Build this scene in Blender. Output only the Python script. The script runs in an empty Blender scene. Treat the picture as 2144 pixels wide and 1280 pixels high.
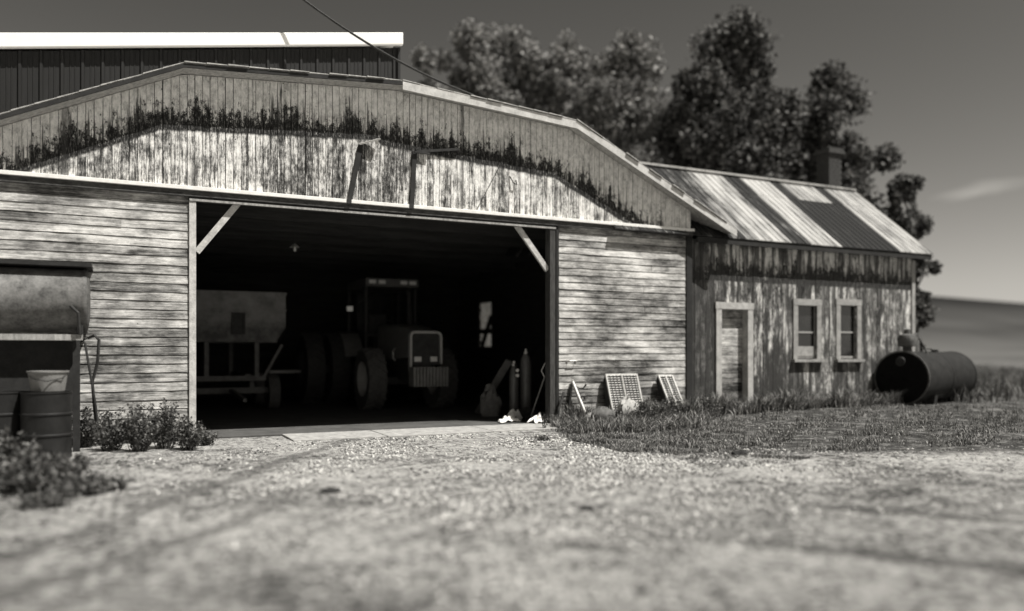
import bpy, math, random
import numpy as np
from mathutils import Vector, Matrix
random.seed(7)
rng = np.random.default_rng(11)
R = math.radians
sc = bpy.context.scene
C = sc.collection

# ------------------------------------------------------------------ camera, sky, sun, exposure
BETA = R(25.9); D = 13.78; EYE = 1.4; FP = 1668.0; HY = 740.0
cam = bpy.data.cameras.new('camera'); cam.lens = 28.0; cam.sensor_width = 36.0
cam.shift_y = (HY - 640) / 2144; cam.clip_end = 5000
co = bpy.data.objects.new('camera', cam); C.objects.link(co)
co.location = (0, -D, EYE); co.rotation_euler = (R(90), 0, -BETA)
cam.dof.use_dof = True; cam.dof.focus_distance = 13.3; cam.dof.aperture_fstop = 0.225
sc.camera = co

SUN_EL = R(61); SUN_AZ = R(40)          # azimuth measured from the wall normal (-Y) towards +X
sdir = Vector((math.sin(SUN_AZ)*math.cos(SUN_EL), -math.cos(SUN_AZ)*math.cos(SUN_EL), math.sin(SUN_EL)))
TINT = (1.0, 0.982, 0.94); SKYT = (1.0, 0.955, 0.87)
def T(v): return (v*TINT[0], v*TINT[1], v*TINT[2], 1)
w = bpy.data.worlds.new('World'); sc.world = w; w.use_nodes = True
wn = w.node_tree.nodes; wl = w.node_tree.links; wn.clear()
sky = wn.new('ShaderNodeTexSky'); sky.sky_type = 'NISHITA'; sky.sun_disc = False
sky.sun_elevation = SUN_EL; sky.sun_rotation = math.atan2(sdir.x, sdir.y)
sky.air_density = 1.6; sky.dust_density = 0.8
sep = wn.new('ShaderNodeSeparateColor'); wl.new(sky.outputs[0], sep.inputs[0])   # red-filtered monochrome sky
pw = wn.new('ShaderNodeMath'); pw.operation = 'POWER'; pw.inputs[1].default_value = 1.7
wl.new(sep.outputs[0], pw.inputs[0])
# thin cloud wisp low over the field
tc = wn.new('ShaderNodeTexCoord'); mp = wn.new('ShaderNodeMapping'); mp.vector_type = 'POINT'
wl.new(tc.outputs['Generated'], mp.inputs[0])
def wdir(px, py):
    v = Vector((math.sin(BETA), math.cos(BETA), 0)) + Vector((math.cos(BETA), -math.sin(BETA), 0))*((px-1072)/FP) + Vector((0, 0, 1))*((HY-py)/FP)
    return v.normalized()
cd = wdir(2055, 400)
rt = Vector((cd.y, -cd.x, 0)).normalized(); up = rt.cross(cd)
def dotn(vec):
    n = wn.new('ShaderNodeVectorMath'); n.operation = 'DOT_PRODUCT'; wl.new(tc.outputs['Generated'], n.inputs[0]); n.inputs[1].default_value = vec; return n.outputs['Value']
def wm(op, a, b):
    n = wn.new('ShaderNodeMath'); n.operation = op
    for i, s in enumerate((a, b)):
        if isinstance(s, (int, float)): n.inputs[i].default_value = s
        else: wl.new(s, n.inputs[i])
    return n.outputs[0]
hu = dotn(rt); hv = dotn(up)
nz = wn.new('ShaderNodeTexNoise'); nz.inputs['Scale'].default_value = 14; nz.inputs['Detail'].default_value = 5
mp.inputs['Scale'].default_value = (1, 1, 5); wl.new(mp.outputs[0], nz.inputs['Vector'])
vt = wm('SUBTRACT', hv, wm('MULTIPLY', hu, 0.12))
e = wm('ADD', wm('POWER', wm('MULTIPLY', wm('ABSOLUTE', hu, 0), 19), 2), wm('POWER', wm('MULTIPLY', wm('ABSOLUTE', wm('ADD', vt, wm('MULTIPLY', wm('SUBTRACT', nz.outputs[0], 0.5), 0.022)), 0), 120), 2))
cl = wm('MAXIMUM', wm('SUBTRACT', 1.0, e), 0.0)
cl = wm('MULTIPLY', cl, wm('GREATER_THAN', dotn(cd), 0.5))
cl = wm('MULTIPLY', wm('MULTIPLY', cl, nz.outputs[0]), 11.0)
tot = wm('ADD', pw.outputs[0], cl)
vm = wn.new('ShaderNodeVectorMath'); vm.operation = 'SCALE'; vm.inputs[0].default_value = tuple(c*.165 for c in SKYT); wl.new(tot, vm.inputs['Scale'])
bg = wn.new('ShaderNodeBackground'); bg.inputs[1].default_value = 0.10
wl.new(vm.outputs[0], bg.inputs[0]); wo = wn.new('ShaderNodeOutputWorld'); wl.new(bg.outputs[0], wo.inputs[0])

sl = bpy.data.lights.new('sun', 'SUN'); sl.energy = 4.7; sl.angle = R(0.5); sl.color = (1, 0.975, 0.93)
so = bpy.data.objects.new('sun', sl); C.objects.link(so); so.location = (10, -10, 30)
so.rotation_euler = sdir.to_track_quat('Z', 'Y').to_euler()
sc.view_settings.view_transform = 'Standard'; sc.view_settings.look = 'None'
sc.view_settings.exposure = 0.62; sc.view_settings.gamma = 1.0
sc.render.engine = 'CYCLES'

# ------------------------------------------------------------------ helpers
CP = Vector((0, -D, EYE)); FW = Vector((math.sin(BETA), math.cos(BETA), 0)); RT = Vector((math.cos(BETA), -math.sin(BETA), 0)); UP = Vector((0, 0, 1))
def ray(px, py): return FW + RT*((px-1072)/FP) + UP*((HY-py)/FP)
def P(px, py, Y=0.0):  r = ray(px, py); return CP + r*((Y+D)/r.y)     # point on the plane y=Y
def G(px, py, z=0.0):  r = ray(px, py); return CP + r*((z-EYE)/r.z)   # point on the ground
def Q(px, py, Z): return CP + ray(px, py)*Z                            # point at a depth

class MB:
    def __init__(s): s.v = []; s.f = []; s.r = []; s.n = 0
    def add(s, vs, fs, rnd=None):
        if rnd is None: rnd = random.random()
        s.v.extend([tuple(p) for p in vs]); s.f.extend([tuple(i+s.n for i in q) for q in fs]); s.r.extend([rnd]*len(vs)); s.n += len(vs); return s
    def box(s, a, b, rnd=None, M=None):
        (x0, y0, z0), (x1, y1, z1) = a, b
        v = [Vector(p) for p in ((x0,y0,z0),(x1,y0,z0),(x1,y1,z0),(x0,y1,z0),(x0,y0,z1),(x1,y0,z1),(x1,y1,z1),(x0,y1,z1))]
        if M is not None: v = [M @ p for p in v]
        return s.add(v, [(0,3,2,1),(4,5,6,7),(0,1,5,4),(1,2,6,5),(2,3,7,6),(3,0,4,7)], rnd)
    def bar(s, p, q, w, t=None, upv=(0,0,1), rnd=None):
        p = Vector(p); q = Vector(q); t = t or w; d = (q-p).normalized(); u = Vector(upv)
        if abs(d.dot(u)) > 0.97: u = Vector((1,0,0))
        a = d.cross(u).normalized()*(w/2); b = a.cross(d).normalized()*(t/2)
        v = [p-a-b, p+a-b, p+a+b, p-a+b, q-a-b, q+a-b, q+a+b, q-a+b]
        return s.add(v, [(0,3,2,1),(4,5,6,7),(0,1,5,4),(1,2,6,5),(2,3,7,6),(3,0,4,7)], rnd)
    def tube(s, pts, rad, n=8, rnd=None, cap=True):
        pts = [Vector(p) for p in pts]; rad = rad if isinstance(rad, (list, tuple)) else [rad]*len(pts)
        vs = []; fs = []; a = None
        for i, p in enumerate(pts):
            d = (pts[min(i+1, len(pts)-1)] - pts[max(i-1, 0)]).normalized()
            if a is None: a = d.orthogonal().normalized()
            else:
                a = (a - d*a.dot(d)); a = a.normalized() if a.length > 1e-6 else d.orthogonal().normalized()
            b = d.cross(a)
            for k in range(n):
                t = 2*math.pi*k/n; vs.append(p + (a*math.cos(t)+b*math.sin(t))*rad[i])
        for i in range(len(pts)-1):
            for k in range(n): k2 = (k+1) % n; fs.append((i*n+k, i*n+k2, (i+1)*n+k2, (i+1)*n+k))
        if cap: fs.append(tuple(range(n))[::-1]); fs.append(tuple((len(pts)-1)*n+k for k in range(n)))
        return s.add(vs, fs, rnd)
    def lathe(s, prof, c, axis=(0,0,1), n=32, rnd=None):      # prof: list of (radius, height)
        ax = Vector(axis).normalized(); a = ax.orthogonal().normalized(); b = ax.cross(a); c = Vector(c)
        vs = []; fs = []
        for (r, h) in prof:
            for k in range(n):
                t = 2*math.pi*k/n; vs.append(c + ax*h + (a*math.cos(t)+b*math.sin(t))*max(r, 1e-4))
        for i in range(len(prof)-1):
            for k in range(n): k2 = (k+1) % n; fs.append((i*n+k, i*n+k2, (i+1)*n+k2, (i+1)*n+k))
        return s.add(vs, fs, rnd)
    def prism(s, poly, y0, y1, rnd=None):                      # poly of (x,z), extruded in y
        n = len(poly); v = [(x, y0, z) for x, z in poly] + [(x, y1, z) for x, z in poly]
        f = [tuple(range(n)), tuple(range(2*n-1, n-1, -1))] + [(i, i+n, (i+1) % n+n, (i+1) % n) for i in range(n)]
        return s.add(v, f, rnd)
    def build(s, name, mat, parent=None, smooth=False, bevel=0):
        me = bpy.data.meshes.new(name); o = None
        loc = Vector((0,0,0))
        v = s.v
        if parent is not None:
            pl = parent_world(parent); v = [(x-pl.x, y-pl.y, z-pl.z) for x, y, z in v]
        me.from_pydata(v, [], s.f); me.update()
        at = me.attributes.new('rnd', 'FLOAT', 'POINT'); at.data.foreach_set('value', s.r)
        if smooth:
            me.polygons.foreach_set('use_smooth', [True]*len(me.polygons))
            try: me.set_sharp_from_angle(angle=R(40))
            except Exception: pass
        me.materials.append(mat)
        o = bpy.data.objects.new(name, me); C.objects.link(o)
        if parent is not None: o.parent = parent
        if bevel:
            m = o.modifiers.new('bevel', 'BEVEL'); m.width = bevel; m.segments = 2; m.limit_method = 'ANGLE'
        return o
def parent_world(o):
    v = Vector((0,0,0))
    while o is not None: v += Vector(o.location); o = o.parent
    return v
def thing(name, label, cat, loc=(0,0,0), group=None):
    o = bpy.data.objects.new(name, None); C.objects.link(o); o.location = loc; o.empty_display_size = .3
    o['label'] = label; o['category'] = cat
    if group: o['group'] = group
    return o
def tag(o, label, cat, group=None, kind=None):
    if label: o['label'] = label
    if cat: o['category'] = cat
    if group: o['group'] = group
    if kind: o['kind'] = kind
    return o
def np_mesh(name, V, F, mat, rnd=None, parent=None, smooth=False):       # V (n,3), F (m,k)
    me = bpy.data.meshes.new(name); k = F.shape[1]
    me.vertices.add(len(V)); me.vertices.foreach_set('co', V.astype(np.float32).ravel())
    me.loops.add(F.size); me.loops.foreach_set('vertex_index', F.astype(np.int32).ravel())
    me.polygons.add(len(F)); me.polygons.foreach_set('loop_start', np.arange(0, F.size, k, dtype=np.int32))
    try: me.polygons.foreach_set('loop_total', np.full(len(F), k, dtype=np.int32))
    except Exception: pass
    me.update(calc_edges=True); me.validate()
    if rnd is not None:
        at = me.attributes.new('rnd', 'FLOAT', 'POINT'); at.data.foreach_set('value', rnd.astype(np.float32))
    if smooth: me.polygons.foreach_set('use_smooth', [True]*len(me.polygons))
    me.materials.append(mat); o = bpy.data.objects.new(name, me); C.objects.link(o)
    if parent is not None: o.parent = parent
    return o

# ------------------------------------------------------------------ materials
class N:
    def __init__(s, name):
        s.m = bpy.data.materials.new(name); s.m.use_nodes = True; s.t = s.m.node_tree; s.b = s.t.nodes['Principled BSDF']
        s.tc = s.t.nodes.new('ShaderNodeTexCoord')
    def new(s, k): return s.t.nodes.new(k)
    def link(s, a, b): s.t.links.new(a, b)
    def put(s, sock, v):
        if isinstance(v, (int, float)): sock.default_value = v
        elif isinstance(v, tuple): sock.default_value = v
        else: s.link(v, sock)
    def math(s, op, a, b=0.0, clamp=False):
        n = s.new('ShaderNodeMath'); n.operation = op; n.use_clamp = clamp; s.put(n.inputs[0], a); s.put(n.inputs[1], b); return n.outputs[0]
    def noise(s, scale=(1,1,1), sc_=1.0, det=6, rough=.6, dist=0, vec=None, off=(0,0,0)):
        mp = s.new('ShaderNodeMapping'); mp.inputs['Scale'].default_value = scale; mp.inputs['Location'].default_value = off
        s.link(vec or s.geo(), mp.inputs[0]); n = s.new('ShaderNodeTexNoise'); s.link(mp.outputs[0], n.inputs['Vector'])
        n.inputs['Scale'].default_value = sc_; n.inputs['Detail'].default_value = det; n.inputs['Roughness'].default_value = rough; n.inputs['Distortion'].default_value = dist
        return n.outputs[0]
    def geo(s):
        if not hasattr(s, '_g'): s._g = s.new('ShaderNodeNewGeometry')
        return s._g.outputs['Position']
    def xyz(s):
        if not hasattr(s, '_x'): s._x = s.new('ShaderNodeSeparateXYZ'); s.link(s.geo(), s._x.inputs[0])
        return s._x.outputs
    def rnd(s):
        n = s.new('ShaderNodeAttribute'); n.attribute_name = 'rnd'; return n.outputs['Fac']
    def ramp(s, fac, stops):
        n = s.new('ShaderNodeValToRGB'); e = n.color_ramp.elements
        for i, (p, v) in enumerate(stops):
            el = e[i] if i < 2 else e.new(p); el.position = p; el.color = T(v)
        s.link(fac, n.inputs[0]); return n.outputs[0]
    def step(s, x, lo, hi, a=0.0, b=1.0):
        n = s.new('ShaderNodeMapRange'); n.interpolation_type = 'SMOOTHSTEP'; s.put(n.inputs[0], x); n.inputs[1].default_value = lo; n.inputs[2].default_value = hi
        n.inputs[3].default_value = a; n.inputs[4].default_value = b; return n.outputs[0]
    def mix(s, f, a, b):
        n = s.new('ShaderNodeMix'); n.data_type = 'RGBA'; s.put(n.inputs[0], f)
        s.put(n.inputs[6], a); s.put(n.inputs[7], b); return n.outputs[2]
    def bump(s, h, st=.5, dist=.01):
        n = s.new('ShaderNodeBump'); n.inputs['Strength'].default_value = st; n.inputs['Distance'].default_value = dist; s.link(h, n.inputs['Height']); s.link(n.outputs[0], s.b.inputs['Normal'])
    def fin(s, col, rough=.8, metal=0.0, spec=.3):
        s.put(s.b.inputs['Base Color'], col); s.put(s.b.inputs['Roughness'], rough); s.b.inputs['Metallic'].default_value = metal
        s.b.inputs['Specular IOR Level'].default_value = spec; return s.m
def simple(name, v, rough=.7, metal=0.0, var=.35, sc_=6.0, bump=.0, spec=.3, scale=(1,1,1)):
    n = N(name); f = n.noise(scale, sc_, 6, .65); f2 = n.noise(scale, sc_*6, 4, .6)
    g = n.math('ADD', n.math('MULTIPLY', f, .7), n.math('MULTIPLY', f2, .3))
    col = n.ramp(g, [(.3, v*(1-var)), (.72, v*(1+var))])
    if bump: n.bump(g, bump, .02)
    return n.fin(col, rough, metal, spec)

RX, RZ, KX, KZ, EX, EZ = 4.38, 6.15, 3.55, 5.9, 7.55, 4.05     # barn roof profile: ridge x,z ; knee half-width,z ; eave half-width,z
def roofz(x):
    u = abs(x-RX)
    return RZ - (RZ-KZ)*u/KX if u < KX else KZ - (KZ-EZ)*(u-KX)/(EX-KX)

def plank_mat(name, mode):
    n = N(name); X, Y, Z = n.xyz(); r = n.rnd()
    off = n.math('MULTIPLY', r, 37.0)
    cv = n.new('ShaderNodeCombineXYZ'); n.link(n.math('ADD', X, off), cv.inputs[0]); n.link(Y, cv.inputs[1]); n.link(n.math('ADD', Z, off), cv.inputs[2])
    V = cv.outputs[0]
    if mode == 'h': s1, s2, s3 = (1.2, 1, 26), (2.2, 1, 5), (6, 1, 90)
    else: s1, s2, s3 = (30, 1, 1.6), (7, 1, 4.5), (85, 1, 7)
    g1 = n.noise(s1, 1, 7, .72, vec=V); g2 = n.noise(s2, 1, 7, .75, vec=V); g3 = n.noise(s3, 1.6, 5, .78, vec=V)
    nail = n.noise((22, 1, 22), 1, 2, .5, vec=V)
    if mode == 'h':
        pl = n.noise((.6, 1, 1.1), 1.0, 6, .65)
        f = n.math('ADD', n.math('MULTIPLY', g1, .34), n.math('MULTIPLY', g2, .28)); f = n.math('ADD', f, n.math('MULTIPLY', g3, .22)); f = n.math('ADD', f, n.math('MULTIPLY', r, .07))
        f = n.math('ADD', f, n.math('MULTIPLY', pl, .52)); f = n.math('SUBTRACT', f, .07)
        col = n.ramp(n.math('MULTIPLY', f, .8), [(.41, .015), (.455, .08), (.495, .22), (.535, .42), (.59, .76)])
        col = n.mix(n.step(nail, .735, .76), col, T(.04))
    else:
        f = n.math('ADD', n.math('MULTIPLY', g1, .36), n.math('MULTIPLY', g2, .34)); f = n.math('ADD', f, n.math('MULTIPLY', g3, .30)); f = n.math('ADD', f, n.math('MULTIPLY', n.math('SUBTRACT', r, .5), .07))
        blo = n.noise((.8, 1, .8), 1, 5, .65); f = n.math('ADD', f, n.math('MULTIPLY', n.math('SUBTRACT', blo, .5), .22))
        lo = n.ramp(f, [(.415, .015), (.46, .07), (.50, .27), (.54, .70), (.59, .92)])
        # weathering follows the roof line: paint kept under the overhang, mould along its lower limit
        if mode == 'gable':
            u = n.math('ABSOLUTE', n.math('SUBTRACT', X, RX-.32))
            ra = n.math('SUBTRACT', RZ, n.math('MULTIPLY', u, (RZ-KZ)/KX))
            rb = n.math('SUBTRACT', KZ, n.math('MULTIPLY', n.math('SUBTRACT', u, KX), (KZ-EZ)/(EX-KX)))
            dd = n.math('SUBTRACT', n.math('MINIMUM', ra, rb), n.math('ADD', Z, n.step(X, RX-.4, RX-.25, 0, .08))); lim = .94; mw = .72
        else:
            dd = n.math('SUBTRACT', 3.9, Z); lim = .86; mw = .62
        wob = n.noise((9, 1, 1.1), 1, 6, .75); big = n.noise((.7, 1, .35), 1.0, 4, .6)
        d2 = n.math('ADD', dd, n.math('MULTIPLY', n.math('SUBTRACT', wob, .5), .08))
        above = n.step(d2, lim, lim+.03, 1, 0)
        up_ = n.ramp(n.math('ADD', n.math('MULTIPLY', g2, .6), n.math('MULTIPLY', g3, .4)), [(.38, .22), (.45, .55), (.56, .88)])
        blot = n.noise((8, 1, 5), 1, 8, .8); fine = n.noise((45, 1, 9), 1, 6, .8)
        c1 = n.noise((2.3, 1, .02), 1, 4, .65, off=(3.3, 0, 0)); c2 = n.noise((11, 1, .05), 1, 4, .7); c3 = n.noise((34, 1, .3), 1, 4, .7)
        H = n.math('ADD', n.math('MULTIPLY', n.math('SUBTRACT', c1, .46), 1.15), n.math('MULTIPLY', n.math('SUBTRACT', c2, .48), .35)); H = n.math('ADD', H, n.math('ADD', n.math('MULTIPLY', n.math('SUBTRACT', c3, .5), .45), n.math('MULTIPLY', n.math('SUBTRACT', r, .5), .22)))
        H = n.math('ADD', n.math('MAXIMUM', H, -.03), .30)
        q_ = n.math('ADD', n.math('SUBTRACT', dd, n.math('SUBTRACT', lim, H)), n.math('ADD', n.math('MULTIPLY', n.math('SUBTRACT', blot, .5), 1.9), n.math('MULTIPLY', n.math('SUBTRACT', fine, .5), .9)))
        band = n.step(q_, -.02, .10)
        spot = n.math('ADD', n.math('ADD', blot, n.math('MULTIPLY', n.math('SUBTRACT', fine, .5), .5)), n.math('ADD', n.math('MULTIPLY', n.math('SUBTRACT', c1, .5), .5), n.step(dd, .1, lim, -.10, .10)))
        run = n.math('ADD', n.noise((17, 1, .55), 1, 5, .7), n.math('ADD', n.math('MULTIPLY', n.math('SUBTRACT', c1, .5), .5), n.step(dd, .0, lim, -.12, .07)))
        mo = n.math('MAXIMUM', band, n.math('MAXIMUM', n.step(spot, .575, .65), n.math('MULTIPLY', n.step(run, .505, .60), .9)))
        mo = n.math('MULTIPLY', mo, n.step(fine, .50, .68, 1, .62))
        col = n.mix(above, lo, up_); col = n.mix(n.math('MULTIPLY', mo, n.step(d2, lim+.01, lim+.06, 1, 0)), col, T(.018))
        kn = n.noise((16, 1, 11), 1, 2, .5, vec=V); col = n.mix(n.step(kn, .70, .73), col, T(.03))
        col = n.mix(n.step(nail, .72, .75), col, T(.03))
        st = n.math('ADD', n.noise((3.3, 1, .16), 1, 3, .6), n.math('MULTIPLY', n.math('SUBTRACT', g1, .5), .35)); col = n.mix(n.math('MULTIPLY', n.step(st, .60, .70), .7), col, T(.04))
        if mode == 'wing':
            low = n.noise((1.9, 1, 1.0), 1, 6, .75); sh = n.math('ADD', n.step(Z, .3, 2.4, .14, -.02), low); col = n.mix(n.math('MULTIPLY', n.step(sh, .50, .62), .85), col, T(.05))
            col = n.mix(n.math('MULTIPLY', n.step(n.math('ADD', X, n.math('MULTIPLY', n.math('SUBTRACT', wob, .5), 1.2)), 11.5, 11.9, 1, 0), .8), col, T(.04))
            l2 = n.noise((6, 1, .6), 1, 7, .75); col = n.mix(n.math('MULTIPLY', n.step(l2, .43, .55), .88), col, T(.045))
    col = n.mix(n.step(r, -.6, -.4, 1, 0), col, T(.006))  # negative rnd: near-black shadow strips painted under the laps
    h = n.math('ADD', n.math('MULTIPLY', g3, .6), g1)
    n.bump(h, .9, .010); return n.fin(col, .9, 0, .15)
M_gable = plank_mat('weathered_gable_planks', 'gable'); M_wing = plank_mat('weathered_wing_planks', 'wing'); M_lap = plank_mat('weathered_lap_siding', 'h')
M_trim = simple('worn_white_paint', .80, .6, 0, .18, 9)
M_trimd = simple('old_bare_wood', .32, .85, 0, .6, 7, .4, scale=(3,3,.6))
M_brace = simple('pale_bare_wood', .50, .85, 0, .5, 7, .4)
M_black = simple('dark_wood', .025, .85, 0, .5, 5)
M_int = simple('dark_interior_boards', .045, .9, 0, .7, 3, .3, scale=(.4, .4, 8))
M_corr = simple('dark_painted_steel', .017, .5, 0, .25, 3, scale=(6,6,.5))
M_white = simple('white_steel_trim', .88, .45, 0, .04, 5)
M_shing = simple('old_shingles', .42, .9, 0, .6, 14, .5)
M_rust = simple('rusty_steel', .10, .75, 0, .7, 9, .4)
M_iron = simple('dark_iron', .035, .6, .3, .5, 12, .2)
M_galv = simple('galvanised_steel', .55, .45, .5, .3, 10, .1)
M_tyre = simple('dusty_tyre_rubber', .10, .9, 0, .4, 12)
M_conc = simple('concrete', .33, .9, 0, .5, 7, .3)
M_rock = simple('pale_stone', .42, .9, 0, .3, 12, .5)
M_rag = simple('white_rag', .85, .9, 0, .08, 20, .1)
M_dcloth = simple('dark_cloth', .05, .95, 0, .6, 14, .2)
M_glass = simple('dirty_dark_glass', .02, .15, 0, .5, 4, spec=.6)

# ------------------------------------------------------------------ ground, floor, hill
def gh(x, y):       # gentle unevenness and wheel ruts of the yard, level under the buildings
    z = .018*math.sin(x*1.7+y*.6)*math.sin(y*1.1-x*.3) + .012*math.sin(x*4.1+1.3)*math.sin(y*3.3+.4) + .006*math.sin(x*9.3+y*4)*math.sin(y*8.1)
    k = min(1, max(0, (-y-.6)/1.2)); z = z*k - .01
    if x > 8: z += .16*min(1, (x-8)/5)*min(1, max(0, (y+7)/6))*(1 if y < 1 else 1)
    return z
def ground():
    xs = sorted(set([round(v, 3) for v in list(np.arange(-14, 26, .16)) + [-400, -200, -100, -60, -35, -22, 30, 36, 45, 60, 80, 110, 150, 220, 320, 500]]))
    ys = sorted(set([round(v, 3) for v in list(np.arange(-14.2, 4, .16)) + [-400, -120, -50, -25, -17, 5, 8, 12, 17, 25, 35, 50, 70, 95, 130, 180, 260, 400, 600]]))
    V = np.array([(x, y, gh(x, y) if abs(x) < 40 and abs(y) < 20 else (.15 if x > 8 else -.01)) for y in ys for x in xs]); nx = len(xs)
    F = np.array([(j*nx+i, j*nx+i+1, (j+1)*nx+i+1, (j+1)*nx+i) for j in range(len(ys)-1) for i in range(nx-1)])
    n = N('gravel_yard'); X, Y, Z = n.xyz()
    a = n.noise((1, 1, 1), .55, 6, .6); b = n.noise((1, 1, 1), 3.2, 7, .7); c = n.noise((1, 1, 1), 24, 5, .75); d = n.noise((1, 1, 1), 95, 4, .75)
    f = n.math('ADD', n.math('MULTIPLY', a, .34), n.math('MULTIPLY', b, .40)); f = n.math('ADD', f, n.math('MULTIPLY', c, .30)); f = n.math('ADD', f, n.math('MULTIPLY', d, .30)); f = n.math('ADD', f, n.math('MULTIPLY', n.math('SUBTRACT', n.noise((1, 1, 1), 9, 5, .7), .5), .35)); f = n.math('ADD', f, n.math('MULTIPLY', n.math('SUBTRACT', n.noise((1, 1, 1), 17, 4, .65), .5), .55))
    col = n.ramp(n.math('MULTIPLY', f, .7), [(.395, .05), (.44, .19), (.48, .40), (.53, .58), (.59, .70)])
    vo = n.new('ShaderNodeTexVoronoi'); vo.inputs['Scale'].default_value = 1.15; n.link(n.geo(), vo.inputs['Vector'])
    sp = n.step(n.math('ADD', vo.outputs['Distance'], n.math('MULTIPLY', n.math('SUBTRACT', b, .5), .9)), .0, .10, 1, 0)
    col = n.mix(n.math('MULTIPLY', sp, .75), col, T(.05))
    # damp wheel tracks
    def track(p, q, wd, am):
        nonlocal col
        dx, dy = q.x-p.x, q.y-p.y; L = math.hypot(dx, dy); nxv, nyv = -dy/L, dx/L
        dist = n.math('ABSOLUTE', n.math('ADD', n.math('ADD', n.math('MULTIPLY', n.math('SUBTRACT', X, p.x), nxv), n.math('MULTIPLY', n.math('SUBTRACT', Y, p.y), nyv)), n.math('MULTIPLY', n.math('SUBTRACT', a, .5), .35)))
        fac = n.math('MULTIPLY', n.step(dist, wd*.4, wd, 1, 0), n.step(b, .36, .55, .55, 1)); 
        al = n.math('ADD', n.math('MULTIPLY', n.math('SUBTRACT', X, p.x), dx/L), n.math('MULTIPLY', n.math('SUBTRACT', Y, p.y), dy/L))
        fac = n.math('MULTIPLY', fac, n.step(al, L, L+.8, 1, 0)); fac = n.math('MULTIPLY', fac, n.step(al, -3, 0, 0, 1))
        col = n.mix(n.math('MULTIPLY', fac, am), col, T(.11))
    track(G(20, 1158), G(745, 915), .15, .62); track(G(10, 1245), G(520, 1080), .14, .6)
    track(G(1800, 1062), G(2040, 1082), .20, .9); track(G(1880, 1165), G(2144, 1190), .14, .9); track(G(1000, 958), G(1420, 985), .2, .5)
    # dry earth with thin grass to the right and behind
    dirt = n.ramp(n.math('ADD', n.math('MULTIPLY', b, .6), n.math('MULTIPLY', c, .4)), [(.40, .02), (.50, .06), (.60, .26)])
    q0, q1, q2, q3 = G(1150, 905), G(1215, 932), G(1420, 954), G(2144, 945)
    def side(p, q):          # signed distance, positive on the grass side
        L = math.hypot(q.x-p.x, q.y-p.y); nx_, ny_ = -(q.y-p.y)/L, (q.x-p.x)/L
        if (20-p.x)*nx_+(0-p.y)*ny_ < 0: nx_, ny_ = -nx_, -ny_
        return n.math('ADD', n.math('MULTIPLY', n.math('SUBTRACT', X, p.x), nx_), n.math('MULTIPLY', n.math('SUBTRACT', Y, p.y), ny_))
    gz = n.math('MINIMUM', side(q0, q1), n.math('MINIMUM', side(q1, q2), side(q2, q3)))
    gz = n.math('ADD', gz, n.math('ADD', n.math('MULTIPLY', n.math('SUBTRACT', a, .5), 2.0), n.math('MULTIPLY', n.math('SUBTRACT', b, .5), 2.0)))
    fac = n.step(gz, -.12, .18); col = n.mix(n.math('MULTIPLY', fac, .92), col, dirt)
    fld = n.ramp(n.noise((1, 1, 1), .25, 5, .6), [(.35, .07), (.65, .16)]); col = n.mix(n.step(Y, 3, 6), col, fld)
    n.bump(n.math('ADD', n.math('MULTIPLY', c, .5), n.math('ADD', d, n.math('MULTIPLY', b, .6))), 1.0, .035)
    n.fin(col, .95, 0, .1)
    return tag(np_mesh('ground', V, F, n.m, smooth=True), None, None, kind='structure')
ground()
def hill():
    n = N('ploughed_hill'); X, Y, Z = n.xyz()
    b = n.noise((1, .35, 1), .02, 5, .6); s = n.noise((.2, 1, 3), .06, 4, .6)
    hh = n.math('ADD', Z, n.math('MULTIPLY', n.math('SUBTRACT', b, .5), 8))
    col = n.ramp(n.math('DIVIDE', hh, 20), [(.05, .10), (.22, .07), (.33, .045), (.42, .065), (.62, .04), (.76, .018), (1., .013)])
    col = n.mix(n.step(s, .5, .62, 0, .35), col, T(.03)); n.fin(col, .95, 0, .05)
    V = []; nx, ny = 90, 40
    for j in range(ny):
        for i in range(nx):
            x = -350 + i*13.5; y = 60 + j*11.0
            t = min(1, max(0, (y-58)/100)); t = t*t*(3-2*t)
            crest = 19.6*(.97+.05*math.sin(x*.011+.4)+.02*math.sin(x*.031+2))
            V.append((x, y, -.6 + .4*(j > 0) + t*crest))
    F = np.array([(j*nx+i, j*nx+i+1, (j+1)*nx+i+1, (j+1)*nx+i) for j in range(ny-1) for i in range(nx-1)])
    return tag(np_mesh('hill', np.array(V), F, n.m, smooth=True), None, None, kind='structure')
hill()
BX0, BX1, BY = -2.2, 10.96, 13.0
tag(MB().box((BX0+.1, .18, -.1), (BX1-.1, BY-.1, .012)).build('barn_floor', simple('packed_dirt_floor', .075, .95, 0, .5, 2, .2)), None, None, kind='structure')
# concrete threshold slab, cracked across
sb = MB(); prev = None
cuts = [2.4, 3.95, 5.9, 7.62]; 
for a, b in zip(cuts[:-1], cuts[1:]):
    sb.prism([(a+.008, -.06), (b-.008, -.06), (b-.008, .022+random.uniform(-.003, .003)), (a+.008, .022)], -.56, .17)
    sb.prism([(a+.008, -.06), (b-.008, -.06), (b-.008, .016), (a+.008, .016)], -.86-.05*random.random(), -.572)
tag(sb.build('concrete_slab', M_conc, bevel=.008), None, None, kind='structure')

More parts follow.
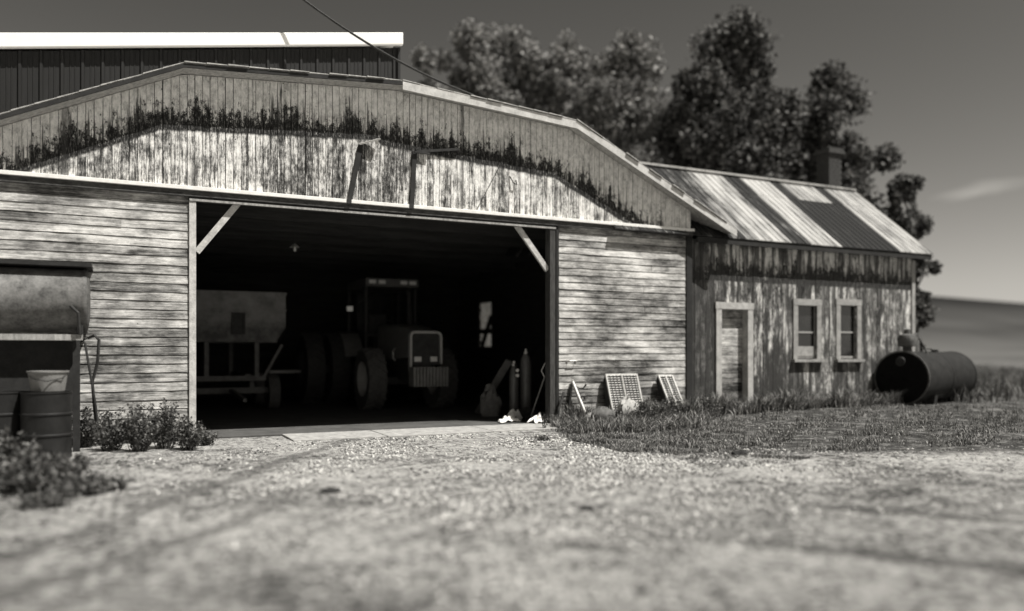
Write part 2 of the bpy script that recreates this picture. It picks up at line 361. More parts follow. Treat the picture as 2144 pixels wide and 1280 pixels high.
# ------------------------------------------------------------------ barn
barn = thing('barn', 'big weathered wooden barn with gambrel roof and wide open dark doorway', 'barn', (4.4, 0, 0))
DX0, DX1, DZ = P(410, 600).x, P(1150, 600).x, 3.93
HB = 4.06
def vplanks(mb, x0, x1, wd, zlo, zhi, y, opens=(), th=.022):
    x = x0
    while x < x1 - .02:
        w2 = min(wd*random.uniform(.93, 1.07), x1-x); gp_ = random.choice((.003, .004, .007)); a, b = x+gp_, x+w2-gp_
        z0 = zlo(x) if callable(zlo) else zlo
        segs = [(z0-random.uniform(0, .03), None)]
        m = (a+b)/2; cuts = sorted([(o[2], o[3]) for o in opens if o[0] < m < o[1]])
        r = random.random(); yy = y + random.uniform(-.005, .003)
        zs = []; z = z0 - random.uniform(0, .02)
        for (ca, cb) in cuts: zs.append((z, ca)); z = cb
        zs.append((z, None))
        for (za, zb) in zs:
            if zb is None: ta, tb = zhi(a), zhi(b)
            else: ta = tb = zb
            if ta - za < .02: continue
            jx = random.uniform(-.002, .002)
            mb.add([(a,yy-th,za),(b,yy-th,za),(b,yy,za),(a,yy,za),(a+jx,yy-th,ta),(b+jx,yy-th,tb),(b+jx,yy,tb),(a+jx,yy,ta)],
                   [(0,3,2,1),(4,5,6,7),(0,1,5,4),(1,2,6,5),(2,3,7,6),(3,0,4,7)], r)
        x += w2
g = MB(); vplanks(g, BX0, BX1, .118, HB, lambda x: roofz(x)-.04, 0.0); g.build('gable_wall', M_gable, barn)
bk = MB()      # inner sheathing behind the planks, front wall panels, side and back walls
def gpoly(xa, xb, zb):
    xs = [xa] + [v for v in (RX-KX, RX, RX+KX) if xa < v < xb] + [xb]
    return [(xa, zb)] + [(xb, zb)] + [(x, roofz(x)-.06) for x in reversed(xs)]
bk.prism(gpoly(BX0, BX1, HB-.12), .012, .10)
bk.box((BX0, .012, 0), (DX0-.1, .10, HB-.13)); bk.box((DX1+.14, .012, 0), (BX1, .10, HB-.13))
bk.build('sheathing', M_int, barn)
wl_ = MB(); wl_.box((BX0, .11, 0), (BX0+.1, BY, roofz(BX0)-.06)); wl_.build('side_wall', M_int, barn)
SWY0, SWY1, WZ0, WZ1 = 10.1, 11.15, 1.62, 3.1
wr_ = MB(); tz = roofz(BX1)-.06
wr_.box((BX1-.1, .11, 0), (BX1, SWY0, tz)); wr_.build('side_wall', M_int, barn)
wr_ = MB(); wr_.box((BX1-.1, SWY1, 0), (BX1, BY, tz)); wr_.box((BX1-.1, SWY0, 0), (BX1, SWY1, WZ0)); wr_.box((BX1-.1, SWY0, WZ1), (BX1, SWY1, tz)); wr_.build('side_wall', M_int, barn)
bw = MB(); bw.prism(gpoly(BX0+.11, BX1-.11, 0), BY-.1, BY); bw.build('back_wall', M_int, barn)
n = N('torn_plastic'); tr = n.new('ShaderNodeBsdfTranslucent'); tr.inputs[0].default_value = T(.9); mx = n.new('ShaderNodeMixShader'); mx.inputs[0].default_value = .85
n.link(n.b.outputs[0], mx.inputs[1]); n.link(tr.outputs[0], mx.inputs[2]); n.link(mx.outputs[0], n.t.nodes['Material Output'].inputs[0]); n.fin(T(.7), .4); M_plast = n.m
wp = MB()
for k in range(14):
    for i in range(6):
        za = WZ0+(WZ1-WZ0)*k/14; zb_ = WZ0+(WZ1-WZ0)*(k+1)/14; ya = SWY0+(SWY1-SWY0)*i/6; yb_ = SWY0+(SWY1-SWY0)*(i+1)/6
        j = lambda: random.uniform(-.03, .03)
        wp.add([(BX1-.05+j(), ya, za), (BX1-.05+j(), yb_, za+j()), (BX1-.05+j(), yb_, zb_), (BX1-.05+j(), ya, zb_+j())], [(0,1,2,3)])
win = MB(); fx = BX1-.13
win.box((fx, SWY0-.06, WZ0-.06), (BX1-.101, SWY0, WZ1+.06)); win.box((fx, SWY1, WZ0-.06), (BX1-.101, SWY1+.06, WZ1+.06)); win.box((fx, SWY0, 2.05), (BX1-.101, SWY1, 2.22))
win.bar((fx, SWY0, 2.6), (fx, SWY1-.3, 1.62), .25, .03, (1,0,0))
wo_ = win.build('window', M_black, barn); wp.build('pane', M_plast, wo_)
# roof: two shallow and two steep slopes
rf = MB(); OV = .35
prof = [(RX-EX, EZ), (RX-KX, KZ), (RX, RZ), (RX+KX, KZ), (RX+EX, EZ)]
for (xa, za), (xb, zb) in zip(prof[:-1], prof[1:]):
    nn = 14; L = math.hypot(xb-xa, zb-za)
    rf.prism([(xa, za-.03), (xb, zb-.03), (xb, zb+.035), (xa, za+.035)], -OV, BY+.3)
    nr = int(L/.3)
    for k in range(nr):
        t = (k+.5)/nr; x, z = xa+(xb-xa)*t, za+(zb-za)*t+.035; j = random.uniform(-.05, .015)
        rf.prism([(x-.16, z+.002-(zb-za)/(xb-xa)*.16), (x+.15, z+.002+(zb-za)/(xb-xa)*.15), (x+.15, z+.012+(zb-za)/(xb-xa)*.15), (x-.16, z+.022-(zb-za)/(xb-xa)*.16)], -OV-.02+j, BY)
rf.build('roof', M_shing, barn)
rk = MB(); rkd = MB()
for k, ((xa, za), (xb, zb)) in enumerate(zip(prof[:-1], prof[1:])):
    m_ = rk if k >= 2 else rkd; h = .12 if k >= 2 else .04
    m_.prism([(xa, za-h), (xb, zb-h), (xb, zb+.02), (xa, za+.02)], -OV-.028, -OV-.002)
rk.build('rake_board', simple('worn_rake_paint', .50, .7, 0, .35, 6, .2), barn)
rkd.build('rake_board', M_black, barn)['label'] = 'dark narrow rake board'
# beams under the roof and joists seen through the doorway
for k in range(9):
    y = .8+k*1.5; MB().box((BX0+.1, y, 4.02), (BX1-.1, y+.09, 4.26)).build('tie_beam', M_int, barn)
cb = MB(); x = BX0+.12
while x < BX1-.3: cb.box((x, .2, 4.27), (x+.24, BY-.12, 4.295)); x += .27
cb.build('loft_boards', M_int, barn)
# header trim and sliding door rail
hd = MB(); hd.prism([(BX0-.05, HB-.05), (BX1+.04, HB-.05), (BX1+.04, HB+.012), (BX0-.05, HB+.012)], -.11, -.024); 
hd.build('drip_cap', M_trim, barn, bevel=.006)
rl = MB(); rl.box((BX0-.02, -.075, HB-.145), (BX1+.02, -.026, HB-.053)); rl.build('door_rail', simple('rough_rail_board', .06, .9, 0, 1.0, 22, .8, scale=(.4,1,1)), barn)
ha = MB(); ha.box((DX0-.1, -.06, DZ-.085), (DX1+.12, -.02, DZ-.05)); ha.build('header_strip', M_trimd, barn)
MB().box((DX0-.1, -.018, DZ-.08), (DX1+.12, .105, DZ-.001)).build('lintel', M_int, barn)
# posts and braces
def post(xa, xb, m, z0=0.0, z1=DZ-.09, y0=-.045, y1=.16):
    mb = MB(); k = 10
    for i in range(k):
        a = z0+(z1-z0)*i/k; b = z0+(z1-z0)*(i+1)/k; mb.box((xa, y0, a), (xb, y1, b-.0), .5)
    return MB().box((xa, y0, z0), (xb, y1, z1)).build('door_post', m, barn, bevel=.006)
post(DX0-.105, DX0, M_brace)
post(DX1-.005, DX1+.12, simple('grey_post_wood', .06, .85, 0, 1.0, 9, .6, scale=(8,8,.5)))
MB().box((DX1+.125, -.06, 0), (DX1+.185, .0, DZ-.09)).build('edge_board', M_black, barn)
MB().bar(P(412, 528, .06), P(500, 424, .06), .10, .06, (0,1,0)).build('knee_brace', M_brace, barn)
MB().bar(P(1146, 566, .06), P(1080, 470, .06), .10, .06, (0,1,0)).build('knee_brace', M_brace, barn)
# lap siding with real overlapping boards
def laps(xa, xb, z0, z1, rev=.142):
    mb = MB(); z = z0; nb = 0
    while z < z1-.02:
        zt = min(z+rev, z1)
        x = xa; tilt = random.uniform(-.004, .004)
        while x < xb-.01:
            L = random.uniform(2.0, 4.4); xe = x+L if xb-x-L > .8 else xb
            r = random.random(); ns = max(2, int((xe-x)/.22)); vs = []; fs = []
            ea = random.uniform(-.012, .012) if x > xa else random.uniform(0, .03); 
            for i in range(ns+1):
                xx = x+(xe-x)*i/ns + (ea if i == 0 else 0); jb = random.uniform(-.0035, .0035)+.004*math.sin(xx*1.3+nb); jo = .013+random.uniform(-.003, .006)
                if i in (0, 1) and x == xa and random.random() < .3: jo += .006; jb += random.uniform(-.006, .004)
                vs += [(xx, -.002, z+jb), (xx, -.002-jo, z+jb), (xx, -.0045, zt+.012)]
            for i in range(ns): a = i*3; fs += [(a, a+3, a+4, a+1), (a+1, a+4, a+5, a+2)]
            fs += [(0, 1, 2), (ns*3+2, ns*3+1, ns*3)]
            mb.add(vs, fs, r)
            gs = []; gf_ = []  # near-black strip below each board paints the lap's shadow line
            for i in range(ns+1):
                v0 = vs[i*3+1]; g_ = random.uniform(.005, .011); gs += [(v0[0], v0[1]+.006, v0[2]-g_), (v0[0], v0[1]+.004, v0[2]+.001)]
            for i in range(ns): a = i*2; gf_.append((a, a+2, a+3, a+1))
            mb.add(gs, gf_, -1.0); x = xe+.004 if xe < xb else xe
        z += rev; nb += 1
    return mb
sl_ = laps(BX0, DX0-.11, .10, HB-.15); sl_.build('siding', M_lap, barn)
sr_ = laps(DX1+.19, BX1-.12, .12, HB-.15); sr_.build('siding', M_lap, barn)
cbm = MB(); cbm.box((BX1-.118, -.04, .05), (BX1+.03, .0, HB-.052)); cbm.build('corner_board', M_black, barn)
# pull handle on the right siding
hp = P(1200, 756, -.08); h = MB()
h.tube([(hp.x-.085, -.025, hp.z), (hp.x-.085, -.085, hp.z+.0), (hp.x+.085, -.085, hp.z), (hp.x+.085, -.025, hp.z)], .009, 8)
for s in (-.1, .1): h.lathe([(0, 0), (.026, 0), (.026, .008), (.0, .012)], (hp.x+s, -.022, hp.z+.006), (0,-1,0), 14)
h.build('pull_handle', M_galv, barn)
# dark leaning battens above the doorway, with metal brackets at their tops
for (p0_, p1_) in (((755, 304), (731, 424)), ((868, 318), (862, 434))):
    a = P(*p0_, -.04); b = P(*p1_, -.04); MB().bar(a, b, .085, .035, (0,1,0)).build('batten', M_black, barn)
    b2 = P(*p1_, -.125); MB().box((b2.x-.04, -.118, HB-.06), (b2.x+.045, -.111, HB+.016)).build('strap', M_iron, barn)
m_ = MB(); m_.bar(P(752, 302, -.06), P(796, 291, -.14), .10, .025, (0,-.3,1)); m_.bar(P(788, 291, -.13), P(790, 302, -.08), .05, .02, (0,1,0)); m_.build('bracket', M_galv, barn)
m_ = MB(); m_.bar(P(872, 318, -.05), P(960, 313, -.07), .045, .05, (0,1,0)); m_.bar(P(868, 318, -.09), P(900, 322, -.09), .03, .03, (0,1,0)); m_.build('bracket', M_iron, barn)
hk = MB(); b = P(1075, 385, -.03); hk.tube([b+Vector((-.08, 0, .14)), b+Vector((-.02, -.05, 0)), b+Vector((.05, -.05, -.02)), b+Vector((.04, -.02, .07))], .012, 6)
hk.build('hook', M_iron, barn)
MB().tube([P(1050, 338, -.05), P(1044, 352, -.04), P(1000, 436, -.035)], .007, 6).build('dark_line', M_iron, barn)  # thin dark line running down across the planks

# ------------------------------------------------------------------ metal clad shed rising behind the barn gable
SY = 1.6; c1 = P(835, 100, SY); c0 = P(40, 107, SY); slp = (c1.z-c0.z)/(c1.x-c0.x); SX0 = RX-EX+.02; SX1 = c1.x
def stz(x): return c1.z + slp*(x-c1.x)
shed = thing('metal_shed', 'dark ribbed metal shed with bright white fascia rising above the barn roof', 'shed', (SX1, SY, 0))
sw = MB(); x = SX0; per = .305; th = [(0, 0), (.02, 0), (.04, -.03), (.075, -.03), (.095, 0), (.165, 0), (.172, -.008), (.185, -.008), (.192, 0), (.235, 0), (.242, -.008), (.255, -.008), (.262, 0)]
pts = []; 
while x < SX1:
    for (dx, dy) in th:
        if x+dx < SX1: pts.append((x+dx, SY+dy))
    x += per
pts.append((SX1, SY)); vs = []; fs = []
for (x, y) in pts: vs += [(x, y, roofz(x)-.02), (x, y, stz(x))]
for i in range(len(pts)-1): fs.append((2*i, 2*i+2, 2*i+3, 2*i+1))
sw.add(vs, fs, .5); sw.build('front_wall', M_corr, shed)
sd = MB(); sd.add([(SX1, SY, roofz(SX1)-.02), (SX1, SY+6, roofz(SX1)-.02), (SX1, SY+6, stz(SX1)), (SX1, SY, stz(SX1))], [(0,1,2,3)])
sd.add([(SX0, SY, roofz(SX0)-.02), (SX0, SY+6, roofz(SX0)-.02), (SX0, SY+6, stz(SX0)), (SX0, SY, stz(SX0))], [(3,2,1,0)])
sd.add([(SX0, SY+6, roofz(SX0)-.02), (SX0, SY+6, stz(SX0)), (SX1, SY+6, stz(SX1)), (SX1, SY+6, roofz(SX1)-.02)], [(3,2,1,0)])
sd.build('side_wall', M_corr, shed)
e0, e1 = SX0-.1, SX1+.05
MB().prism([(e0, stz(e0)+.01), (e1, stz(e1)+.01), (e1, stz(e1)+.26), (e0, stz(e0)+.26)], SY-.14, SY-.05).build('fascia', M_white, shed, bevel=.02)
MB().prism([(e0, stz(e0)+.2), (e1, stz(e1)+.2), (e1, stz(e1)+.245), (e0, stz(e0)+.245)], SY-.048, SY+6.1).build('roof', M_galv, shed)
MB().box((SX1-.03, SY-.045, roofz(SX1)+.02), (SX1+.02, SY-.005, stz(SX1)-.01)).build('corner_trim', M_corr, shed)

# ------------------------------------------------------------------ low wing with door and two windows
WY = .14; WX0_ = BX1+.06; WX1_ = P(1912, 600, WY).x
wing = thing('wing_shed', 'low weathered plank outbuilding with streaky metal roof, door and two narrow windows', 'shed', (14.5, WY, 0))
def rect(px0, py0, px1, py1): a = P(px0, py0, WY); b = P(px1, py1, WY); m = P((px0+px1)/2, py0, WY); m2 = P((px0+px1)/2, py1, WY); return (a.x, b.x, m2.z, m.z)
dr = rect(1508, 648, 1563, 840); w1 = rect(1668, 640, 1708, 752); w2 = rect(1757, 640, 1792, 752)
dr = (dr[0], dr[1], .12, dr[3])
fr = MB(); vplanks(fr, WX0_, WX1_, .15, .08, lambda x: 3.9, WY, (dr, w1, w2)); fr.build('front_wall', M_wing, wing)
er = MB(); WD = 4.6; RYr = 2.3; REZ, RRZ = 3.95, 5.98
er.add([(WX1_, WY+.01, .05), (WX1_, WY+WD, .05), (WX1_, WY+WD, 3.85), (WX1_, RYr, RRZ-.12), (WX1_, WY+.01, 3.85)], [(0,1,2,3,4)]); er.build('end_wall', M_wing, wing)
bwk = MB().box((WX0_, WY+WD-.05, .05), (WX1_-.01, WY+WD, 3.8)); bwk.build('back_wall', M_black, wing); MB().box((WX0_, WY+.6, .05), (WX1_-.02, WY+.64, 3.7)).build('partition', M_black, wing)
rc = MB().box((WX0_, WY+.01, 3.78), (WX1_-.02, WY+.6, 3.82)); rc.build('ceiling', M_black, wing)
# roof: individual metal sheets, some bright, some rusted
n = N('wing_roof_sheets'); r = n.rnd(); X, Y, Z = n.xyz()
a = n.noise((14, .7, .7), 1, 7, .75); a2 = n.noise((3, .9, .9), 1, 5, .7); rr = n.math('ADD', r, n.math('ADD', n.math('MULTIPLY', n.math('SUBTRACT', a, .5), 1.3), n.math('MULTIPLY', n.math('SUBTRACT', a2, .5), 1.7)))
col = n.ramp(rr, [(.15, .012), (.42, .035), (.58, .16), (.78, .26), (1., .40)]); n.fin(col, n.step(rr, .3, .8, .85, .5), 0, .25); M_sheet = n.m
rm = MB(); ex0, ex1 = RX+KX+1.0, WX1_+.32; ey, ez = WY-.32, REZ-.03
sd_, sz_ = RYr-ey, RRZ-ez
shade = {}
x = ex0; k = 0
wx = lambda px, py: P(px, py, ey).x
bands = [(wx(1540, 498), .36), (wx(1592, 498), .44), (wx(1655, 502), .84), (wx(1702, 505), .20), (wx(1764, 508), .90), (wx(1890, 512), .05), (99, .88)]
rp0, rp1 = P(1628, 390, RYr).x, P(1690, 395, RYr).x
while x < ex1-.01:
    xe = min(x+.2, ex1); val = [v for (lim, v) in bands if x+.1 < lim][0]; val += random.uniform(-.13, .10)
    for (t0, t1) in ((0, .72), (.70, 1)):
        lift = .012 if t0 > 0 else 0
        y0, z0, y1, z1 = ey+sd_*t0, ez+sz_*t0+lift, ey+sd_*t1, ez+sz_*t1+lift
        v2 = val
        if t0 > 0 and rp0 < x < rp1: v2 = .8
        rm.add([(x, y0, z0), (xe, y0, z0), (xe, y1, z1), (x, y1, z1), (x, y0, z0+.02), (x+.02, y0, z0+.045), (x+.04, y0, z0+.02), (xe, y0, z0+.02), (x, y1, z1+.02), (x+.02, y1, z1+.045), (x+.04, y1, z1+.02), (xe, y1, z1+.02)],
               [(0,3,2,1), (4,5,9,8), (5,6,10,9), (6,7,11,10), (0,1,7,6,5,4), (2,3,8,9,10,11), (0,4,8,3), (1,2,11,7)], max(0, min(1, v2)))
    x = xe
rm.add([(ex0, RYr, RRZ), (ex1, RYr, RRZ), (ex1, WY+WD+.3, REZ), (ex0, WY+WD+.3, REZ)], [(0,1,2,3), ], .3)
rm.build('roof', M_sheet, wing)
MB().bar((ex0+.8, RYr, RRZ+.03), (ex1, RYr, RRZ+.03), .24, .05).build('ridge_cap', M_sheet, wing)
MB().box((WX0_+.01, ey+.02, ez-.13), (ex1-.02, ey+.05, ez-.012)).build('eave_board', M_black, wing)
MB().bar((ex1-.03, ey+.03, ez-.08), (ex1-.03, RYr, RRZ-.08), .03, .13, (0,0,1)).build('barge_board', M_trimd, wing)
ch = MB(); cx0, cy0, cx1, cy1 = 17.67, 2.35, 18.17, 2.80
z = 5.2; kk = 0
while z < 7.0:
    nbk = 3
    for i in range(nbk):
        o_ = (.5 if kk % 2 else 0)*(cx1-cx0)/nbk
        xa = max(cx0, cx0+(cx1-cx0)*i/nbk-o_+.006); xb = cx0+(cx1-cx0)*(i+1)/nbk-o_-.006
        ch.box((xa, cy0, z), (xb, cy0+.1, z+.066)); ch.box((xa, cy1-.1, z), (xb, cy1, z+.066))
        ya = max(cy0+.1, cy0+(cy1-cy0)*i/nbk-o_+.006); ch.box((cx0+.001, ya, z), (cx0+.1, cy0+(cy1-cy0)*(i+1)/nbk-o_-.12 if i == nbk-1 else cy0+(cy1-cy0)*(i+1)/nbk-o_-.006, z+.066))
    z += .078; kk += 1
ch.box((cx0+.012, cy0+.012, 5.2), (cx1-.012, cy1-.012, 7.0)); ch.box((cx0-.06, cy0-.06, 7.0), (cx1+.06, cy1+.06, 7.09)); ch.box((cx0-.03, cy0-.03, 7.091), (cx1+.03, cy1+.03, 7.16))
ch.build('chimney', simple('old_brick', .05, .9, 0, .5, 18, .3), wing)
# door
dpt = MB(); nz_ = 11
for i in range(nz_):
    za = dr[2]+(dr[3]-dr[2])*i/nz_; zb = dr[2]+(dr[3]-dr[2])*(i+1)/nz_
    dpt.box((dr[0]+.01, WY+.12, za+.004), (dr[1]-.01, WY+.15+random.uniform(0, .01), zb-.004))
dd_ = dpt.build('door', M_lap, wing)
kb = Vector((dr[1]-.1, WY+.1, 1.15)); MB().lathe([(0, 0), (.03, .0), (.03, .03), (0, .04)], kb, (0,-1,0), 12).build('handle', M_iron, dd_)
f = MB(); fw = .15
f.box((dr[0]-fw, WY-.055, .05), (dr[0], WY-.024, dr[3])); f.box((dr[1], WY-.055, .05), (dr[1]+fw, WY-.024, dr[3])); f.box((dr[0]-fw-.02, WY-.062, dr[3]+.002), (dr[1]+fw+.02, WY-.024, dr[3]+.15))
f.box((dr[0]-.001, WY-.02, .05), (dr[0]+.012, WY+.16, dr[3]), ); f.box((dr[1]-.012, WY-.02, .05), (dr[1]+.001, WY+.16, dr[3])); f.box((dr[0], WY-.02, dr[3]-.012), (dr[1], WY+.16, dr[3]+.001))
f.build('door_frame', simple('door_frame_paint', .42, .8, 0, .4, 7, .2), wing)
M_trimw = simple('grey_worn_paint', .30, .8, 0, .45, 7, .2)
for i, wr in enumerate((w1, w2)):
    f = MB(); a, b, z0, z1 = wr; fw = .14
    f.box((a-fw, WY-.05, z0), (a, WY-.024, z1)); f.box((b, WY-.05, z0), (b+fw, WY-.024, z1)); f.box((a-fw-.01, WY-.055, z1+.002), (b+fw+.01, WY-.024, z1+.15))
    f.box((a-.001, WY-.02, z0), (a+.012, WY+.13, z1)); f.box((b-.012, WY-.02, z0), (b+.001, WY+.13, z1)); f.box((a, WY-.02, z1-.012), (b, WY+.13, z1+.001))
    f.box((a+.013, WY+.03, (z0+z1)/2-.02), (b-.013, WY+.06, (z0+z1)/2+.02)); f.box((a+.013, WY+.031, z0+.02), (b-.013, WY+.059, z0+.07))
    if i == 0: f.box((a+.02, WY+.02, z0+.07), (b-.02, WY+.045, z0+.30))
    wo_ = f.build('window', M_trimw, wing)
    MB().box((a-fw-.04, WY-.13, z0-.07), (b+fw+.04, WY+.0, z0-.003)).build('sill', M_trimw, wo_)
    MB().box((a+.013, WY+.05, z0+.02), (b-.013, WY+.056, z1-.013)).build('pane', M_glass, wo_)
MB().box((WX1_-.10, WY-.05, .1), (WX1_+.02, WY-.024, 3.78)).build('corner_board', M_trimd, wing)

# ------------------------------------------------------------------ round fuel tank by the wing
A = G(1887, 858, .0); B_ = G(1887, 858) ; tA = Q(1887, 805, 19.3); tB = Q(1992, 805, 21.4)
tA.z = .80; tB.z = .80; ax = (tB-tA).normalized(); L = (tB-tA).length; Rr = .64
tank = thing('fuel_tank', 'black round fuel tank lying on its side at the end of the outbuilding', 'tank', (tA.x, tA.y, 0))
n_ = 40
b = MB(); b.lathe([(Rr, .03), (Rr+.012, .05), (Rr+.012, .09), (Rr, .11), (Rr, L*.5-.03), (Rr+.01, L*.5-.02), (Rr+.01, L*.5+.02), (Rr, L*.5+.03), (Rr, L-.1), (Rr+.012, L-.09), (Rr+.012, L-.03), (Rr, L)], tA, ax, n_)
M_tank = simple('worn_black_tank_paint', .02, .7, 0, .6, 6, .1, spec=.15)
M_cap = simple('black_tank_end', .008, .85, 0, .5, 6, spec=.1)
b.build('tank_shell', M_tank, tank, smooth=True)
e = MB(); e.lathe([(0, -.075), (Rr*.5, -.055), (Rr*.85, -.01), (Rr*.97, .012)], tA, ax, n_); e2 = MB(); e2.lathe([(0, L+.06), (Rr*.6, L+.04), (Rr*.99, L-.02)], tA, ax, n_); e2.build('end_cap', M_iron, tank, smooth=True)
e.lathe([(0, -.11), (.1, -.11), (.1, -.02)], tA+Vector((0,0,-.1)), ax, 16); e.build('end_cap', M_cap, tank, smooth=True)
pl_ = MB(); pl_.lathe([(0, -.075), (.11, -.07), (.12, -.03)], tA+Vector((0,0,Rr*.62)), ax, 20); pl_.build('inspection_plate', M_iron, tank, smooth=True)
ri = MB(); ri.lathe([(Rr*.97, .0), (Rr+.018, .0), (Rr+.018, .03), (Rr*.97, .06)], tA, ax, n_); ri.build('rim', M_rust, tank, smooth=True)
for t in (.22, .8):
    p = tA+ax*(L*t); sd2 = ax.cross(UP).normalized()
    MB().prism([(-.5, 0), (.5, 0), (.5, .22), (.32, .22), (0, .16), (-.32, .22), (-.5, .22)], -.06, .06)
    sdl = MB(); poly = [(-.5, 0), (.5, 0), (.55, .36), (.30, .245), (0, .155), (-.30, .245), (-.55, .36)]
    vv = [p*1 + sd2*x_ + Vector((0,0,z_-.80+.02)) + ax*yy for yy in (-.07, .07) for x_, z_ in poly]; nn = len(poly)
    sdl.add(vv, [tuple(range(nn)), tuple(range(2*nn-1, nn-1, -1))]+[(i, i+nn, (i+1) % nn+nn, (i+1) % nn) for i in range(nn)]); sdl.build('cradle', M_black, tank)
pp = tA+ax*.35+Vector((0,0,Rr))
K = 1.5
pm = MB(); pm.lathe([(.07*K, -.03), (.07*K, .08*K), (.13*K, .09*K), (.15*K, .2*K), (.12*K, .27*K), (.05*K, .29*K), (.05*K, .36*K), (0, .38*K)], pp, (0,0,1), 18)
pm.bar(pp+Vector((0,0,.16*K)), pp+Vector((.24*K,.0,.27*K)), .12, .12); pm.tube([pp+Vector((.24*K,0,.28*K)), pp+Vector((.36*K,-.05,.14)), pp+Vector((.40*K,-.12,-.1)), pp+Vector((.34*K,-.25,-.45))], .022, 8)
pm.build('pump', M_rust, tank, smooth=True)
hm = MB(); q = pp+ax*1.2; hm.tube([q+ax*-.35+Vector((0,0,-.01)), q+ax*-.35+Vector((0,0,.07)), q+ax*.3+Vector((0,0,.07)), q+ax*.3+Vector((0,0,-.01))], .015, 8); hm.lathe([(.09, -.02), (.09, .05), (0, .06)], q+ax*.5, (0,0,1), 16)
hm.build('filler_pipe', M_iron, tank)

# ------------------------------------------------------------------ tractor inside
TX, TY = 6.42, 0.0
trc = thing('tractor', 'dusty farm tractor with square grille and cab parked facing out inside the barn', 'tractor', (TX, 6.6, 0))
M_tp = simple('tractor_paint', .17, .45, 0, .3, 5, spec=.5); M_tl = simple('pale_tractor_trim', .48, .5, 0, .2, 5); M_td = simple('tractor_cast_iron', .05, .7, 0, .4, 8)
n = N('lamp_glass'); n.fin(T(.85), .12, 0, .8); n.b.inputs['Coat Weight'].default_value = .5; M_lamp = n.m
gy = 4.15
hood = MB(); hw = .36
secs = [(gy+.03, 1.30, 1.93, .36), (gy+.5, 1.28, 2.04, .37), (gy+1.3, 1.25, 2.12, .38), (gy+2.6, 1.22, 2.16, .40)]
vs = []; fs = []
for (y, zl, zt, hw) in secs:
    vs += [(TX-hw, y, zl), (TX-hw, y, zt-.12), (TX-hw+.05, y, zt-.03), (TX-hw+.13, y, zt), (TX+hw-.13, y, zt), (TX+hw-.05, y, zt-.03), (TX+hw, y, zt-.12), (TX+hw, y, zl)]
for i in range(3):
    for k in range(7): a = i*8+k; fs.append((a, a+8, a+9, a+1))
    fs.append((i*8, i*8+7, i*8+15, i*8+8))
fs += [tuple(range(8)), tuple(range(31, 23, -1))]
hood.add(vs, fs); hood.build('hood', M_tp, trc, smooth=True)
gf = MB(); pts = [(TX-.38, gy, .98), (TX-.38, gy, 1.80), (TX-.355, gy, 1.87), (TX-.30, gy, 1.90), (TX+.30, gy, 1.90), (TX+.355, gy, 1.87), (TX+.38, gy, 1.80), (TX+.38, gy, 1.15)]
for a, b in zip(pts[:-1], pts[1:]): gf.bar(a, b, .14, .055, (1,0,0) if a[0] == b[0] else (0,0,1))
gf.build('grille_frame', M_tl, trc, bevel=.01)
gr = MB().box((TX-.355, gy+.0, 1.12), (TX+.355, gy+.04, 1.87))
for k in range(9): gr.box((TX-.34, gy-.02, 1.40+k*.05), (TX+.34, gy-.001, 1.41+k*.05+(.012 if k % 3 == 0 else 0)))
gr.box((TX-.03, gy-.03, 1.60), (TX+.03, gy-.021, 1.66)); gr.build('grille', M_td, trc)
for s in (-1, 1): MB().box((TX+s*.2-.085, gy-.045, 1.20), (TX+s*.2+.085, gy-.005, 1.32)).build('headlight', M_lamp, trc, bevel=.01)
wt = MB()
for k in range(11): wt.prism([(TX-.44+k*.08, .62), (TX-.44+k*.08+.065, .62), (TX-.44+k*.08+.065, 1.08), (TX-.44+k*.08, 1.08)], gy-.42, gy-.06)
wt.build('front_weights', simple('front_weights_paint', .22, .6, 0, .3, 6), trc, bevel=.012)
ch_ = MB(); ch_.box((TX-.22, gy+.05, .72), (TX+.22, 8.6, 1.25)); ch_.box((TX-.82, 5.55, .62), (TX+.82, 5.75, .80)); ch_.box((TX-.28, gy-.1, .70), (TX+.28, gy+.2, .98)); ch_.box((TX-1.7, 8.45, .85), (TX+1.7, 8.65, 1.05)); ch_.build('chassis', M_td, trc)
cab = MB(); c0y, c1y, cw = 6.9, 8.5, .68
for (x, y) in ((TX-cw, c0y), (TX+cw, c0y), (TX-cw-.05, c1y), (TX+cw+.05, c1y)): cab.bar((x, y, 1.35), (x*1, y, 3.16), .06, .06)
cab.box((TX-cw-.03, c0y-.02, 1.28), (TX+cw+.03, c1y+.02, 1.42)); cab.box((TX-cw, c0y-.03, 1.86), (TX-cw+.3, c0y+.03, 1.90)); cab.build('cab_frame', M_td, trc)
MB().box((TX-.5, c1y-.05, 1.43), (TX+.5, c1y-.01, 3.1)).build('cab_glass', M_glass, trc)
st_ = MB(); st_.box((TX-.25, 7.7, 1.43), (TX+.25, 8.15, 1.85)); st_.box((TX-.25, 8.1, 1.86), (TX+.25, 8.22, 2.5)); st_.build('seat', M_td, trc, bevel=.04)
sw_ = MB(); sw_.tube([(TX+.2*math.cos(t), 7.35+.1*math.sin(t), 2.15+.17*math.sin(t)) for t in [2*math.pi*i/20 for i in range(21)]], .015, 6); sw_.tube([(TX, 7.35, 2.15), (TX, 7.1, 1.6)], .03, 8); sw_.build('steering_wheel', M_td, trc)
cr = MB(); cr.box((TX-.74, c0y-.18, 3.17), (TX+.74, c1y+.12, 3.40)); cr.build('cab_roof', simple('cab_roof_paint', .12, .5, 0, .2, 5), trc, bevel=.04)
for dx in (-.56, -.30, .30, .55): MB().box((TX+dx-.09, c0y-.22, 3.24), (TX+dx+.09, c0y-.182, 3.34)).build('work_light', M_lamp, trc, bevel=.008)
